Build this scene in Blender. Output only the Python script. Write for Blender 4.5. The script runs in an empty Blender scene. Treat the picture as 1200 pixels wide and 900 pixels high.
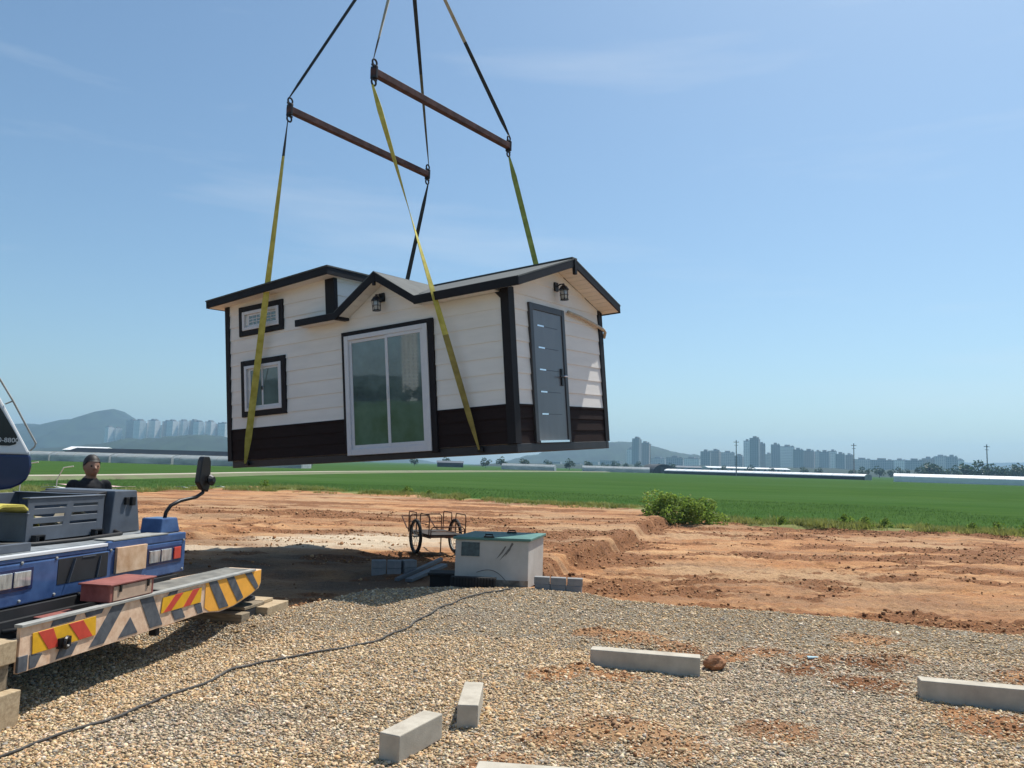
import bpy, math, random
import numpy as np
from mathutils import Vector, Matrix

sc = bpy.context.scene
COL = sc.collection
R = math.radians
PI = math.pi
random.seed(7)
rng = np.random.default_rng(11)

# ------------------------------------------------------------------ camera
CAM_H = 1.6
cam = bpy.data.cameras.new('camera')
cam.sensor_width = 36.0
cam.angle_x = 2 * math.atan(600 / 927.0)
cam.clip_start = 0.05
cam.clip_end = 12000
cam_ob = bpy.data.objects.new('camera', cam)
COL.objects.link(cam_ob)
_rho, _p = 0.028, math.atan(95 / 927.0)
_X = Vector((math.cos(_rho), -math.sin(_rho) * math.sin(_p) , math.sin(_rho) * math.cos(_p)))
_F = Vector((0.0, math.cos(_p), math.sin(_p)))
_U = _X.cross(_F)
cam_ob.matrix_world = Matrix(((_X.x, _U.x, -_F.x, 0), (_X.y, _U.y, -_F.y, 0), (_X.z, _U.z, -_F.z, CAM_H), (0, 0, 0, 1)))
sc.camera = cam_ob

# ------------------------------------------------------------------ light
SUN_AZ, SUN_EL = 50.0, 61.0            # azimuth from +X towards +Y
world = bpy.data.worlds.new('World')
sc.world = world
world.use_nodes = True
wn, wl = world.node_tree.nodes, world.node_tree.links
wn.clear()
w_out = wn.new('ShaderNodeOutputWorld')
w_bg = wn.new('ShaderNodeBackground')
w_sky = wn.new('ShaderNodeTexSky')
w_sky.sky_type = 'NISHITA'
w_sky.sun_disc = False
w_sky.sun_elevation = R(SUN_EL)
w_sky.sun_rotation = R(90 - SUN_AZ)
w_sky.air_density = 1.0
w_sky.dust_density = 1.3
w_sky.ozone_density = 1.4
w_bg.inputs['Strength'].default_value = 0.105
# thin cirrus streaks laid over the sky by direction
w_tc = wn.new('ShaderNodeTexCoord')
w_map = wn.new('ShaderNodeMapping')
w_map.inputs['Rotation'].default_value = (0, R(-9), R(20))
w_map.inputs['Scale'].default_value = (1.2, 2.2, 11.0)
w_map.inputs['Location'].default_value = (2.3, -.8, .9)
w_noise = wn.new('ShaderNodeTexNoise')
w_noise.inputs['Scale'].default_value = 1.7
w_noise.inputs['Detail'].default_value = 6
w_noise.inputs['Roughness'].default_value = 0.55
w_ramp = wn.new('ShaderNodeValToRGB')
w_ramp.color_ramp.elements[0].position = 0.56
w_ramp.color_ramp.elements[0].color = (0, 0, 0, 1)
w_ramp.color_ramp.elements[1].position = 0.82
w_ramp.color_ramp.elements[1].color = (0.22, 0.22, 0.22, 1)
w_mix = wn.new('ShaderNodeMixRGB')
w_mix.inputs['Color2'].default_value = (6.2, 6.6, 7.0, 1)
wl.new(w_tc.outputs['Generated'], w_map.inputs['Vector'])
wl.new(w_map.outputs['Vector'], w_noise.inputs['Vector'])
wl.new(w_noise.outputs['Fac'], w_ramp.inputs['Fac'])
wl.new(w_ramp.outputs['Color'], w_mix.inputs['Fac'])
w_tint = wn.new('ShaderNodeMixRGB'); w_tint.blend_type = 'MULTIPLY'; w_tint.inputs['Fac'].default_value = 1
w_tint.inputs['Color2'].default_value = (.80, .95, .98, 1)
wl.new(w_sky.outputs['Color'], w_tint.inputs['Color1'])
wl.new(w_tint.outputs['Color'], w_mix.inputs['Color1'])
wl.new(w_mix.outputs['Color'], w_bg.inputs['Color'])
wl.new(w_bg.outputs['Background'], w_out.inputs['Surface'])

sun = bpy.data.lights.new('sun', 'SUN')
sun.energy = 5.0
sun.angle = R(0.5)
sun.color = (1.0, 0.95, 0.87)
sun_ob = bpy.data.objects.new('sun', sun)
COL.objects.link(sun_ob)
sd = Vector((math.cos(R(SUN_AZ)) * math.cos(R(SUN_EL)), math.sin(R(SUN_AZ)) * math.cos(R(SUN_EL)), math.sin(R(SUN_EL))))
sun_ob.rotation_euler = sd.to_track_quat('Z', 'Y').to_euler()
sun_ob.location = sd * 50

sc.view_settings.view_transform = 'Standard'
sc.view_settings.look = 'None'
sc.view_settings.exposure = 0.36
sc.view_settings.gamma = 1.0
sc.view_settings.use_curve_mapping = False
sc.render.engine = 'CYCLES'
sc.cycles.max_bounces = 6
sc.cycles.diffuse_bounces = 3
sc.cycles.glossy_bounces = 3
sc.cycles.transmission_bounces = 4
sc.cycles.transparent_max_bounces = 6
sc.cycles.volume_bounces = 0
sc.cycles.use_denoising = True

# ------------------------------------------------------------------ materials
MATS = {}
def mat(name, col, rough=0.7, metal=0.0, var=0.12, scale=6.0, bump=0.0, bscale=60.0, spec=0.5, ior=1.45, tint=None, coat=0.0, stretch=(1, 1, 1), detail=5):
    """principled surface whose colour wanders between two tones by noise"""
    if name in MATS: return MATS[name]
    m = bpy.data.materials.new(name)
    m.use_nodes = True
    n, l = m.node_tree.nodes, m.node_tree.links
    b = n['Principled BSDF']
    b.inputs['Roughness'].default_value = rough
    b.inputs['Metallic'].default_value = metal
    b.inputs['IOR'].default_value = ior
    b.inputs['Specular IOR Level'].default_value = spec
    b.inputs['Coat Weight'].default_value = coat
    tc = n.new('ShaderNodeTexCoord')
    mp = n.new('ShaderNodeMapping')
    mp.inputs['Scale'].default_value = stretch
    l.new(tc.outputs['Object'], mp.inputs['Vector'])
    nz = n.new('ShaderNodeTexNoise')
    nz.inputs['Scale'].default_value = scale
    nz.inputs['Detail'].default_value = detail
    nz.inputs['Roughness'].default_value = 0.6
    l.new(mp.outputs['Vector'], nz.inputs['Vector'])
    rp = n.new('ShaderNodeValToRGB')
    rp.color_ramp.elements[0].position = 0.3
    rp.color_ramp.elements[1].position = 0.7
    lo = [c * (1 - var) for c in col]
    hi = list(tint) if tint else [min(1, c * (1 + var)) for c in col]
    rp.color_ramp.elements[0].color = (*lo, 1)
    rp.color_ramp.elements[1].color = (*hi, 1)
    l.new(nz.outputs['Fac'], rp.inputs['Fac'])
    l.new(rp.outputs['Color'], b.inputs['Base Color'])
    if bump:
        n2 = n.new('ShaderNodeTexNoise')
        n2.inputs['Scale'].default_value = bscale
        n2.inputs['Detail'].default_value = 4
        l.new(mp.outputs['Vector'], n2.inputs['Vector'])
        bp = n.new('ShaderNodeBump')
        bp.inputs['Strength'].default_value = bump
        bp.inputs['Distance'].default_value = 0.01
        l.new(n2.outputs['Fac'], bp.inputs['Height'])
        l.new(bp.outputs['Normal'], b.inputs['Normal'])
    MATS[name] = m
    return m

def leaf_mat(name, lo, hi, scale=1.5, rough=0.55):
    if name in MATS: return MATS[name]
    m = mat(name, lo, rough, 0, 0.25, scale, tint=hi, spec=0.3)
    n, l = m.node_tree.nodes, m.node_tree.links
    b = n['Principled BSDF']
    rp = [x for x in n if x.type == 'VALTORGB'][0]
    tr = n.new('ShaderNodeBsdfTranslucent')
    ms = n.new('ShaderNodeMixShader')
    ms.inputs['Fac'].default_value = 0.4
    l.new(rp.outputs['Color'], tr.inputs['Color'])
    l.new(b.outputs['BSDF'], ms.inputs[1]); l.new(tr.outputs['BSDF'], ms.inputs[2])
    l.new(ms.outputs['Shader'], n['Material Output'].inputs['Surface'])
    return m

# ------------------------------------------------------------------ mesh builder
class MB:
    def __init__(s): s.v, s.f, s.m = [], [], []
    def add(s, vs, fs, mi=0):
        o = len(s.v)
        s.v += [tuple(map(float, p)) for p in vs]
        s.f += [tuple(i + o for i in f) for f in fs]
        s.m += [mi] * len(fs)
        return s
    def box(s, x0, x1, y0, y1, z0, z1, mi=0):
        vs = [(x0, y0, z0), (x1, y0, z0), (x1, y1, z0), (x0, y1, z0), (x0, y0, z1), (x1, y0, z1), (x1, y1, z1), (x0, y1, z1)]
        return s.add(vs, [(0, 3, 2, 1), (4, 5, 6, 7), (0, 1, 5, 4), (1, 2, 6, 5), (2, 3, 7, 6), (3, 0, 4, 7)], mi)
    def prism(s, poly, vec, mi=0):
        n = len(poly); vec = Vector(vec)
        p = [Vector(q) for q in poly]
        nrm = Vector((0, 0, 0))
        for i in range(n): nrm += p[i].cross(p[(i + 1) % n])
        if nrm.dot(vec) > 0: p = p[::-1]
        vs = p + [q + vec for q in p]
        fs = [tuple(range(n)), tuple(range(2 * n - 1, n - 1, -1))]
        for i in range(n):
            j = (i + 1) % n
            fs.append((j, i, i + n, j + n))
        return s.add(vs, fs, mi)
    def face(s, pts, mi=0): return s.add(pts, [tuple(range(len(pts)))], mi)
    def tube(s, pts, r, n=8, mi=0, caps=True):
        pts = [Vector(p) for p in pts]
        rs = r if isinstance(r, (list, tuple)) else [r] * len(pts)
        vs, fs = [], []
        ref = None
        for i, p in enumerate(pts):
            t = (pts[min(i + 1, len(pts) - 1)] - pts[max(i - 1, 0)]).normalized()
            if ref is None:
                ref = Vector((0, 0, 1)) if abs(t.z) < 0.9 else Vector((1, 0, 0))
            a = (ref - t * ref.dot(t)).normalized(); b = t.cross(a); ref = a
            for k in range(n):
                th = 2 * PI * k / n
                vs.append(p + (a * math.cos(th) + b * math.sin(th)) * rs[i])
        for i in range(len(pts) - 1):
            for k in range(n):
                j = (k + 1) % n
                fs.append((i * n + k, i * n + j, (i + 1) * n + j, (i + 1) * n + k))
        if caps:
            fs.append(tuple(range(n - 1, -1, -1)))
            fs.append(tuple(range((len(pts) - 1) * n, len(pts) * n)))
        return s.add(vs, fs, mi)
    def beam(s, a, b, w, h, up=(0, 0, 1), mi=0):
        a, b = Vector(a), Vector(b)
        t = (b - a).normalized(); u = Vector(up)
        sd_ = t.cross(u).normalized(); u = sd_.cross(t)
        vs = []
        for p in (a, b):
            for sx, sz in ((-1, -1), (1, -1), (1, 1), (-1, 1)):
                vs.append(p + sd_ * sx * w / 2 + u * sz * h / 2)
        return s.add(vs, [(3, 2, 1, 0), (4, 5, 6, 7), (0, 1, 5, 4), (1, 2, 6, 5), (2, 3, 7, 6), (3, 0, 4, 7)], mi)
    def lathe(s, prof, c=(0, 0, 0), n=16, mi=0, M=None):
        vs, fs = [], []
        for (r, z) in prof:
            for k in range(n):
                th = 2 * PI * k / n
                p = Vector((r * math.cos(th), r * math.sin(th), z))
                if M is not None: p = M @ p
                vs.append(p + Vector(c))
        for i in range(len(prof) - 1):
            for k in range(n):
                j = (k + 1) % n
                fs.append((i * n + k, i * n + j, (i + 1) * n + j, (i + 1) * n + k))
        fs.append(tuple(range(n - 1, -1, -1)))
        fs.append(tuple(range((len(prof) - 1) * n, len(prof) * n)))
        return s.add(vs, fs, mi)
    def torus(s, c, axis, R_, r, n=28, k=8, mi=0):
        a = Vector(axis).normalized()
        u = a.orthogonal().normalized(); w = a.cross(u); c = Vector(c)
        vs, fs = [], []
        for i in range(n):
            th = 2 * PI * i / n; d = u * math.cos(th) + w * math.sin(th)
            for j in range(k):
                ph = 2 * PI * j / k
                vs.append(c + d * (R_ + r * math.cos(ph)) + a * r * math.sin(ph))
        for i in range(n):
            for j in range(k):
                i2, j2 = (i + 1) % n, (j + 1) % k
                fs.append((i * k + j, i2 * k + j, i2 * k + j2, i * k + j2))
        return s.add(vs, fs, mi)
    def ball(s, c, r, n=10, mi=0, sc_=(1, 1, 1)):
        prof = []
        for i in range(1, n):
            th = -PI / 2 + PI * i / n
            prof.append((r * math.cos(th), r * math.sin(th)))
        M = Matrix.Diagonal((sc_[0], sc_[1], sc_[2]))
        return s.lathe(prof, c, n * 2, mi, M)
    def build(s, name, mats, parent=None, bevel=0.0, smooth=False, seg=2):
        me = bpy.data.meshes.new(name)
        me.from_pydata(s.v, [], s.f)
        mats = mats if isinstance(mats, (list, tuple)) else [mats]
        for m in mats: me.materials.append(m)
        if any(s.m): me.polygons.foreach_set('material_index', s.m)
        if smooth: me.polygons.foreach_set('use_smooth', [True] * len(me.polygons))
        me.update()
        o = bpy.data.objects.new(name, me)
        COL.objects.link(o)
        if parent is not None: o.parent = parent
        if bevel:
            b = o.modifiers.new('bevel', 'BEVEL')
            b.width = bevel; b.segments = seg; b.limit_method = 'ANGLE'; b.angle_limit = R(40)
        return o

def tag(o, label=None, cat=None, group=None, kind=None):
    if label: o['label'] = label
    if cat: o['category'] = cat
    if group: o['group'] = group
    if kind: o['kind'] = kind
    return o
def thing(name, label, cat, loc=(0, 0, 0), rz=0.0, group=None):
    o = bpy.data.objects.new(name, None)
    o.empty_display_size = 0.2
    COL.objects.link(o)
    o.location = loc; o.rotation_euler = (0, 0, rz)
    return tag(o, label, cat, group)
def copy_thing(root, loc, rz=None, label=None, scale=None):
    r = root.copy(); COL.objects.link(r)
    r.location = loc
    if rz is not None: r.rotation_euler = (0, 0, rz)
    if scale is not None: r.scale = scale if isinstance(scale, tuple) else (scale,) * 3
    if label: r['label'] = label
    for ch in list(root.children):
        c = ch.copy(); COL.objects.link(c); c.parent = r
        for g_ in list(ch.children):
            d = g_.copy(); COL.objects.link(d); d.parent = c
    return r
def np_mesh(name, V, Fc, mats, smooth=False):
    """V (n,3), Fc (m,k) arrays -> mesh"""
    me = bpy.data.meshes.new(name)
    k = Fc.shape[1]
    me.vertices.add(len(V)); me.vertices.foreach_set('co', np.ascontiguousarray(V, np.float32).ravel())
    me.loops.add(Fc.size); me.loops.foreach_set('vertex_index', np.ascontiguousarray(Fc, np.int32).ravel())
    me.polygons.add(len(Fc))
    me.polygons.foreach_set('loop_start', np.arange(0, Fc.size, k, dtype=np.int32))
    me.polygons.foreach_set('loop_total', np.full(len(Fc), k, np.int32))
    if smooth: me.polygons.foreach_set('use_smooth', np.ones(len(Fc), bool))
    for m in (mats if isinstance(mats, (list, tuple)) else [mats]): me.materials.append(m)
    me.update(calc_edges=True)
    return me
def np_obj(name, V, Fc, mats, smooth=False):
    o = bpy.data.objects.new(name, np_mesh(name, V, Fc, mats, smooth))
    COL.objects.link(o)
    return o

_tab = rng.random((256, 256))
def vnoise(x, y, seed=0):
    x = np.asarray(x, float) + 17.3 * seed; y = np.asarray(y, float) + 41.7 * seed
    xi, yi = np.floor(x).astype(int), np.floor(y).astype(int)
    fx, fy = x - xi, y - yi
    fx = fx * fx * (3 - 2 * fx); fy = fy * fy * (3 - 2 * fy)
    a, b = _tab[xi & 255, yi & 255], _tab[(xi + 1) & 255, yi & 255]
    c, d = _tab[xi & 255, (yi + 1) & 255], _tab[(xi + 1) & 255, (yi + 1) & 255]
    return (a * (1 - fx) + b * fx) * (1 - fy) + (c * (1 - fx) + d * fx) * fy - 0.5
def fbm(x, y, seed=0, oct=4):
    s, a = 0, 1.0
    for i in range(oct):
        s = s + a * vnoise(x, y, seed + i * 3); x, y, a = x * 2.03, y * 2.03, a * 0.5
    return s
def sstep(a, b, x):
    t = np.clip((x - a) / (b - a), 0, 1); return t * t * (3 - 2 * t)

# ------------------------------------------------------------------ ground
GX = np.array([-30, -8, -4.5, -2.96, -2.6, -2.1, -1.68, -.72, .3, 1.06, 1.86, 2.59, 3.51, 4.25, 4.68, 5.44, 7.5, 40])
GY = np.array([6.5, 7.2, 7.6, 8.22, 8.74, 9.36, 10.39, 10.71, 10.74, 10.39, 9.95, 9.54, 9.3, 9.01, 8.75, 8.51, 8.0, 5.0])
BY = np.array([9.5, 10.9, 12.8, 14.8, 17.3, 20.7, 26.0, 31.4, 40])
BX = np.array([.45, .5, .62, .88, 1.76, 3.08, 4.55, 6.75, 8.5])
EX = np.array([-40, -19.2, -17.5, -15.8, -11.2, -5.1, .15, 3.83, 5.9, 8.0, 9.6, 12.5, 15.2, 17.6, 45])
EY = np.array([29, 31.3, 35.2, 42.6, 42.4, 41.0, 36.1, 34.5, 33.6, 30.7, 29.5, 28.9, 28.3, 27.3, 20])
MOUNDS = [(1.15, 7.55, .34, .07), (0.85, 7.7, .22, .06), (1.55, 7.15, .25, .05), (0.66, 4.95, .33, .06), (0.95, 4.7, .30, .05), (0.3, 4.8, .22, .03),
          (3.05, 6.75, .3, .07), (2.7, 6.95, .28, .04), (3.4, 7.0, .3, .05), (2.75, 6.2, .34, .05), (3.2, 5.35, .35, .02), (3.75, 5.2, .4, .025),
          (0.33, 6.3, .25, .015), (0.60, 6.47, .15, .05), (0.85, 6.25, .2, .015), (3.5, 7.9, .35, .03), (1.95, 7.0, .2, .03), (2.3, 7.2, .25, .02), (4.3, 6.4, .5, .05), (0.0, 4.35, .25, .03), (1.7, 5.1, .3, .02), (2.4, 6.6, .25, .02)]
def patchy(x, y):
    a = fbm(x * .32 + 4, y * .85, 101, 4) + .55 * fbm(x * 1.4, y * 3.2, 105, 4)
    xb_ = np.interp(y, BY, BX)
    bank = np.exp(-((x - xb_ - .15) / .35) ** 2) * .32 * sstep(11, 12.5, y)
    e_ = y - np.interp(x, GX, GY)
    near_ = np.exp(-((e_ - .9) / .9) ** 2) * .22 * sstep(-.5, 2, x)
    return sstep(-.12, .26, a + bank + near_ + .06 * sstep(0, 6, x - xb_))
def ground(x, y):
    """height, gravel, clay-mound, weed masks"""
    x = np.asarray(x, float); y = np.asarray(y, float)
    e = np.interp(x, GX, GY) + 0.35 * fbm(x * 1.1, y * 1.1, 3, 3)
    s = y - e
    grav = 1 - sstep(-.18, .14, s)
    t = sstep(-.25, 1.1, s)
    left = -0.13 - 0.10 * np.exp(-((x + 3.0) / 2.6) ** 2 - ((y - 11.6) / 1.9) ** 2)
    right = -0.40 + 0.05 * fbm(x * .3, y * .3, 9, 3)
    xb = np.interp(y, BY, BX) + 0.10 * fbm(y * 1.3, y * .2, 5, 3) + 0.15 * np.abs(fbm(y * 4.0, y * .3, 6, 3))
    k = sstep(-.10, .15, x - xb)
    lip = np.exp(-((x - xb + .35) / .3) ** 2) * 0.05 * sstep(11.2, 13, y)
    far = left * (1 - k) + right * k + lip
    near = 0.012 * fbm(x * 2.5, y * 2.5, 1, 3) + 0.012 * fbm(x * 9, y * 9, 2, 2)
    rough = 0.065 * fbm(x * .9, y * 2.6, 12, 6) * (.6 + .8 * k) + 0.06 * np.abs(fbm(x * 5, y * 7, 14, 3)) * (0.5 + k) * sstep(.0, .8, s)
    pt = patchy(x, y)
    rough = rough + pt * (0.035 * np.abs(fbm(x * 4.2, y * 6.5, 110, 4)) + .02 * fbm(x * 11, y * 13, 114, 2))
    # curved wheel marks on the left
    for (cx, cy, rr, a0) in ((-8.0, 18.3, 1.5, -1), (-8.0, 18.3, 1.1, -1), (-8.4, 20.2, 2.6, -1), (-8.4, 20.2, 2.1, -1)):
        d = np.hypot(x - cx, y - cy)
        rough = rough + 0.08 * np.exp(-((d - rr) / .14) ** 2) * (x > cx - .5)
    # long shallow tread lines running across the levelled pad
    rough = rough + 0.02 * np.sin(y * 7 + 2 * fbm(x * .2, y * .4, 21, 2)) * sstep(1.5, 3, s) * (1 - .6 * k)
    m = np.zeros_like(x); mh = np.zeros_like(x)
    wob = 0.35 * fbm(x * 3, y * 3, 30, 3)
    for (mx, my, mr, h) in MOUNDS:
        d = np.hypot(x - mx, (y - my) * 1.15) / mr + wob
        g_ = np.exp(-d * d)
        m = np.maximum(m, g_); mh = mh + h * g_
    # edge heave where the clay laps over the gravel on the right
    lap = np.exp(-((s - .12) / .2) ** 2) * 0.05 * (0.5 + fbm(x * 2.2, y, 33, 2)) * sstep(1.0, 4.0, x)
    z = near * (1 - t) + (far + rough) * t + mh * (1 + 0.5 * fbm(x * 12, y * 12, 8, 2)) + lap
    # gravel lowered under and before the crane beam so more shade shows
    tx = .98 * (x + 3.139) - .198 * (y - 5.381); ty = .198 * (x + 3.139) + .98 * (y - 5.381)
    z = z - .14 * sstep(-1.6, -.9, tx) * (1 - sstep(.15, .95, tx)) * sstep(-2.6, -1.2, ty) * (1 - sstep(2.0, 2.75, ty))
    f = y - np.interp(x, EX, EY) - 0.5 * fbm(x * .5, y * .5, 40, 3)
    berm = np.exp(-(f / .8) ** 2) * .10
    z = z + berm - 0.5 * sstep(.2, 2.2, f)
    weed = sstep(-1.3, .2, f + 0.9 * fbm(x * .9, y * .9, 44, 3))
    return z, grav, m, weed
def gz(x, y): return float(ground(np.array([x]), np.array([y]))[0][0])

def graded(segs):
    out = []
    for a, b, st in segs:
        out.append(np.arange(a, b, st))
    out.append(np.array([segs[-1][1]]))
    return np.unique(np.concatenate(out))
gx = graded([(-32, -14, .7), (-14, -6, .16), (-6, 7.5, .045), (7.5, 18, .16), (18, 46, .9)])
gy = graded([(-26, 2, 1.0), (2, 3.4, .2), (3.4, 11.5, .045), (11.5, 18, .07), (18, 32, .14), (32, 46, .35)])
XX, YY = np.meshgrid(gx, gy)
ZZ, GR, MM, WD = ground(XX, YY)
nx, ny = len(gx), len(gy)
V = np.stack([XX.ravel(), YY.ravel(), ZZ.ravel()], 1)
ii = (np.arange(ny - 1)[:, None] * nx + np.arange(nx - 1)[None, :]).ravel()
Fq = np.stack([ii, ii + 1, ii + nx + 1, ii + nx], 1)

gm = bpy.data.materials.new('site_ground'); gm.use_nodes = True
n, l = gm.node_tree.nodes, gm.node_tree.links
bs = n['Principled BSDF']; bs.inputs['Roughness'].default_value = .92; bs.inputs['Specular IOR Level'].default_value = .15
tc = n.new('ShaderNodeTexCoord')
def nnoise(scale, stretch=(1, 1, 1), detail=6, rough=.6, dist=0.0):
    mp = n.new('ShaderNodeMapping'); mp.inputs['Scale'].default_value = stretch
    l.new(tc.outputs['Object'], mp.inputs['Vector'])
    t = n.new('ShaderNodeTexNoise'); t.inputs['Scale'].default_value = scale; t.inputs['Detail'].default_value = detail
    t.inputs['Roughness'].default_value = rough; t.inputs['Distortion'].default_value = dist
    l.new(mp.outputs['Vector'], t.inputs['Vector'])
    return t.outputs['Fac']
def ramp(fac, stops):
    r = n.new('ShaderNodeValToRGB')
    while len(r.color_ramp.elements) < len(stops): r.color_ramp.elements.new(.5)
    for el, (p, c) in zip(r.color_ramp.elements, stops): el.position = p; el.color = (*c, 1) if len(c) == 3 else c
    l.new(fac, r.inputs['Fac']); return r.outputs['Color']
def mixc(fac, a, b, mode='MIX'):
    x = n.new('ShaderNodeMixRGB'); x.blend_type = mode
    for sock, v in (('Fac', fac), ('Color1', a), ('Color2', b)):
        if isinstance(v, (int, float)): x.inputs[sock].default_value = v
        elif isinstance(v, tuple): x.inputs[sock].default_value = (*v, 1)
        else: l.new(v, x.inputs[sock])
    return x.outputs['Color']
def mth(op, a, b=0.0):
    x = n.new('ShaderNodeMath'); x.operation = op
    for i, v in ((0, a), (1, b)):
        if isinstance(v, (int, float)): x.inputs[i].default_value = v
        else: l.new(v, x.inputs[i])
    return x.outputs['Value']
att = n.new('ShaderNodeAttribute'); att.attribute_name = 'zone'
sep = n.new('ShaderNodeSeparateColor'); l.new(att.outputs['Color'], sep.inputs['Color'])
# clay
clay = ramp(nnoise(.9, (.45, 1.6, 1), 8, .62, .6), [(.30, (.19, .074, .030)), (.43, (.335, .142, .055)), (.55, (.435, .212, .088)), (.70, (.54, .325, .16))])
clay = mixc(ramp(nnoise(.35, (.5, 1, 1), 4, .5), [(.45, (0, 0, 0)), (.62, (.75, .75, .75))]), clay, mixc(nnoise(5, (.6, 2, 1), 5), (.33, .20, .11), (.47, .34, .20)))
clay = mixc(ramp(nnoise(14, (1, 1.4, 1), 6, .7), [(.50, (0, 0, 0)), (.66, (.7, .7, .7))]), clay, (.12, .062, .038))
clay = mixc(ramp(nnoise(.55, (.35, 1.5, 1), 7, .7, 1.0), [(.50, (0, 0, 0)), (.60, (.6, .6, .6))]), clay, mixc(nnoise(30, (1, 1, 1), 4), (.10, .055, .034), (.27, .165, .10)))
clay = mixc(mth('MULTIPLY', att.outputs['Alpha'], .92), clay, mixc(nnoise(7, (1, 1, 1), 6), (.055, .036, .026), (.13, .085, .058)))  # alpha mask darkens the earth to deepen the cabin's shadow
clay = mixc(ramp(nnoise(60, (1, 1, 1), 3, .6), [(.35, (0, 0, 0)), (.7, (.35, .35, .35))]), clay, (.50, .33, .20))
at2 = n.new('ShaderNodeAttribute'); at2.attribute_name = 'dug'
dugm = ramp(mth('ADD', at2.outputs['Fac'], mth('MULTIPLY', mth('SUBTRACT', nnoise(11, (1, 1.3, 1), 7, .7), .5), 1.1)), [(.35, (0, 0, 0)), (.75, (.85, .85, .85))])
clay = mixc(dugm, clay, mixc(ramp(nnoise(23, (1, 1.2, 1), 6, .7), [(.38, (0, 0, 0)), (.62, (1, 1, 1))]), (.10, .042, .020), (.27, .118, .05)))
# pale compacted strip by the cart
clay = mixc(sep.outputs['Blue'], clay, mixc(nnoise(3, (.5, 2, 1), 5), (.44, .35, .245), (.58, .48, .36)))
# gravel seen between the loose stones and farther off
vo = n.new('ShaderNodeTexVoronoi'); vo.inputs['Scale'].default_value = 44; l.new(tc.outputs['Object'], vo.inputs['Vector'])
sepv = n.new('ShaderNodeSeparateColor'); l.new(vo.outputs['Color'], sepv.inputs['Color'])
stone = ramp(sepv.outputs['Red'], [(0, (.16, .12, .08)), (.2, (.32, .245, .16)), (.42, (.46, .37, .25)), (.62, (.56, .475, .35)), (.8, (.42, .385, .32)), (.93, (.68, .62, .50))])
stone = mixc(ramp(vo.outputs['Distance'], [(.35, (0, 0, 0)), (.75, (.8, .8, .8))]), stone, (.13, .09, .055))
cool = ramp(nnoise(.28, (1, .7, 1), 3), [(.42, (0, 0, 0)), (.62, (.3, .3, .3))])
stone = mixc(cool, stone, (.38, .35, .285))
stone = mixc(ramp(nnoise(1.1, (1, 1, 1), 5), [(.52, (0, 0, 0)), (.72, (.45, .45, .45))]), stone, (.36, .225, .125))
gmask = mth('SUBTRACT', sep.outputs['Red'], mth('MULTIPLY', mth('SUBTRACT', nnoise(9, (1, 1, 1), 5), .5), .8))
gmask = ramp(gmask, [(.42, (0, 0, 0)), (.55, (1, 1, 1))])
base = mixc(gmask, clay, stone)
weedc = mixc(nnoise(7, (1, 1, 1), 5), (.10, .13, .03), (.24, .23, .09))
wmask = ramp(mth('ADD', sep.outputs['Green'], mth('MULTIPLY', mth('SUBTRACT', nnoise(2.5), .5), .8)), [(.45, (0, 0, 0)), (.62, (1, 1, 1))])
base = mixc(wmask, base, weedc)
l.new(base, bs.inputs['Base Color'])
hgt = mth('ADD', mth('MULTIPLY', nnoise(26, (1, 1, 1), 7, .7), .7), mth('MULTIPLY', mth('MULTIPLY', vo.outputs['Distance'], -1.1), sep.outputs['Red']))
hgt = mth('ADD', hgt, mth('MULTIPLY', nnoise(4, (.7, 2.2, 1), 5), .8))
bp = n.new('ShaderNodeBump'); bp.inputs['Strength'].default_value = 1.0; bp.inputs['Distance'].default_value = .05
l.new(hgt, bp.inputs['Height']); l.new(bp.outputs['Normal'], bs.inputs['Normal'])
g_ob = np_obj('ground', V, Fq, gm, True)
tag(g_ob, kind='structure')
lp = np.exp(-(((XX + 3.0) / 2.5) ** 2 + ((YY - 17.4 - .2 * (XX + 3)) / 1.7) ** 2) ** 3) + np.exp(-(((XX + 5.9) / 1.2) ** 2 + ((YY - 15.2) / .6) ** 2) ** 2) * .6
lp = np.clip(1.15 * lp * (1 + .9 * fbm(XX * 1.3, YY * 2.2, 50, 3)), 0, 1) * (1 - GR)
soil_shade = np.exp(-(((XX + 3.6) / 3.0) ** 2 + ((YY - 12.4 - .15 * (XX + 3)) / 2.5) ** 2) ** 2)   # dug earth, tinted darker to deepen the cabin's shadow
soil_shade = np.clip(soil_shade * (1 + 1.5 * fbm(XX * .8, YY * .8, 55, 4)) - lp, 0, 1)
zone = np.stack([np.clip(GR - 1.1 * MM - .28 * np.clip(fbm(XX * .55 + 3, YY * .55, 66, 3) + .12 * XX - .1, 0, 1), 0, 1).ravel(), WD.ravel(), lp.ravel(), soil_shade.ravel()], 1).astype(np.float32)
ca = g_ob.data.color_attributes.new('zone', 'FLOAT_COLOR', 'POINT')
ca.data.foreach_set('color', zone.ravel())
pa = g_ob.data.color_attributes.new('dug', 'FLOAT_COLOR', 'POINT')
PT = patchy(XX, YY)
pa.data.foreach_set('color', np.stack([PT.ravel()] * 3 + [np.ones(XX.size)], 1).astype(np.float32).ravel())

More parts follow.
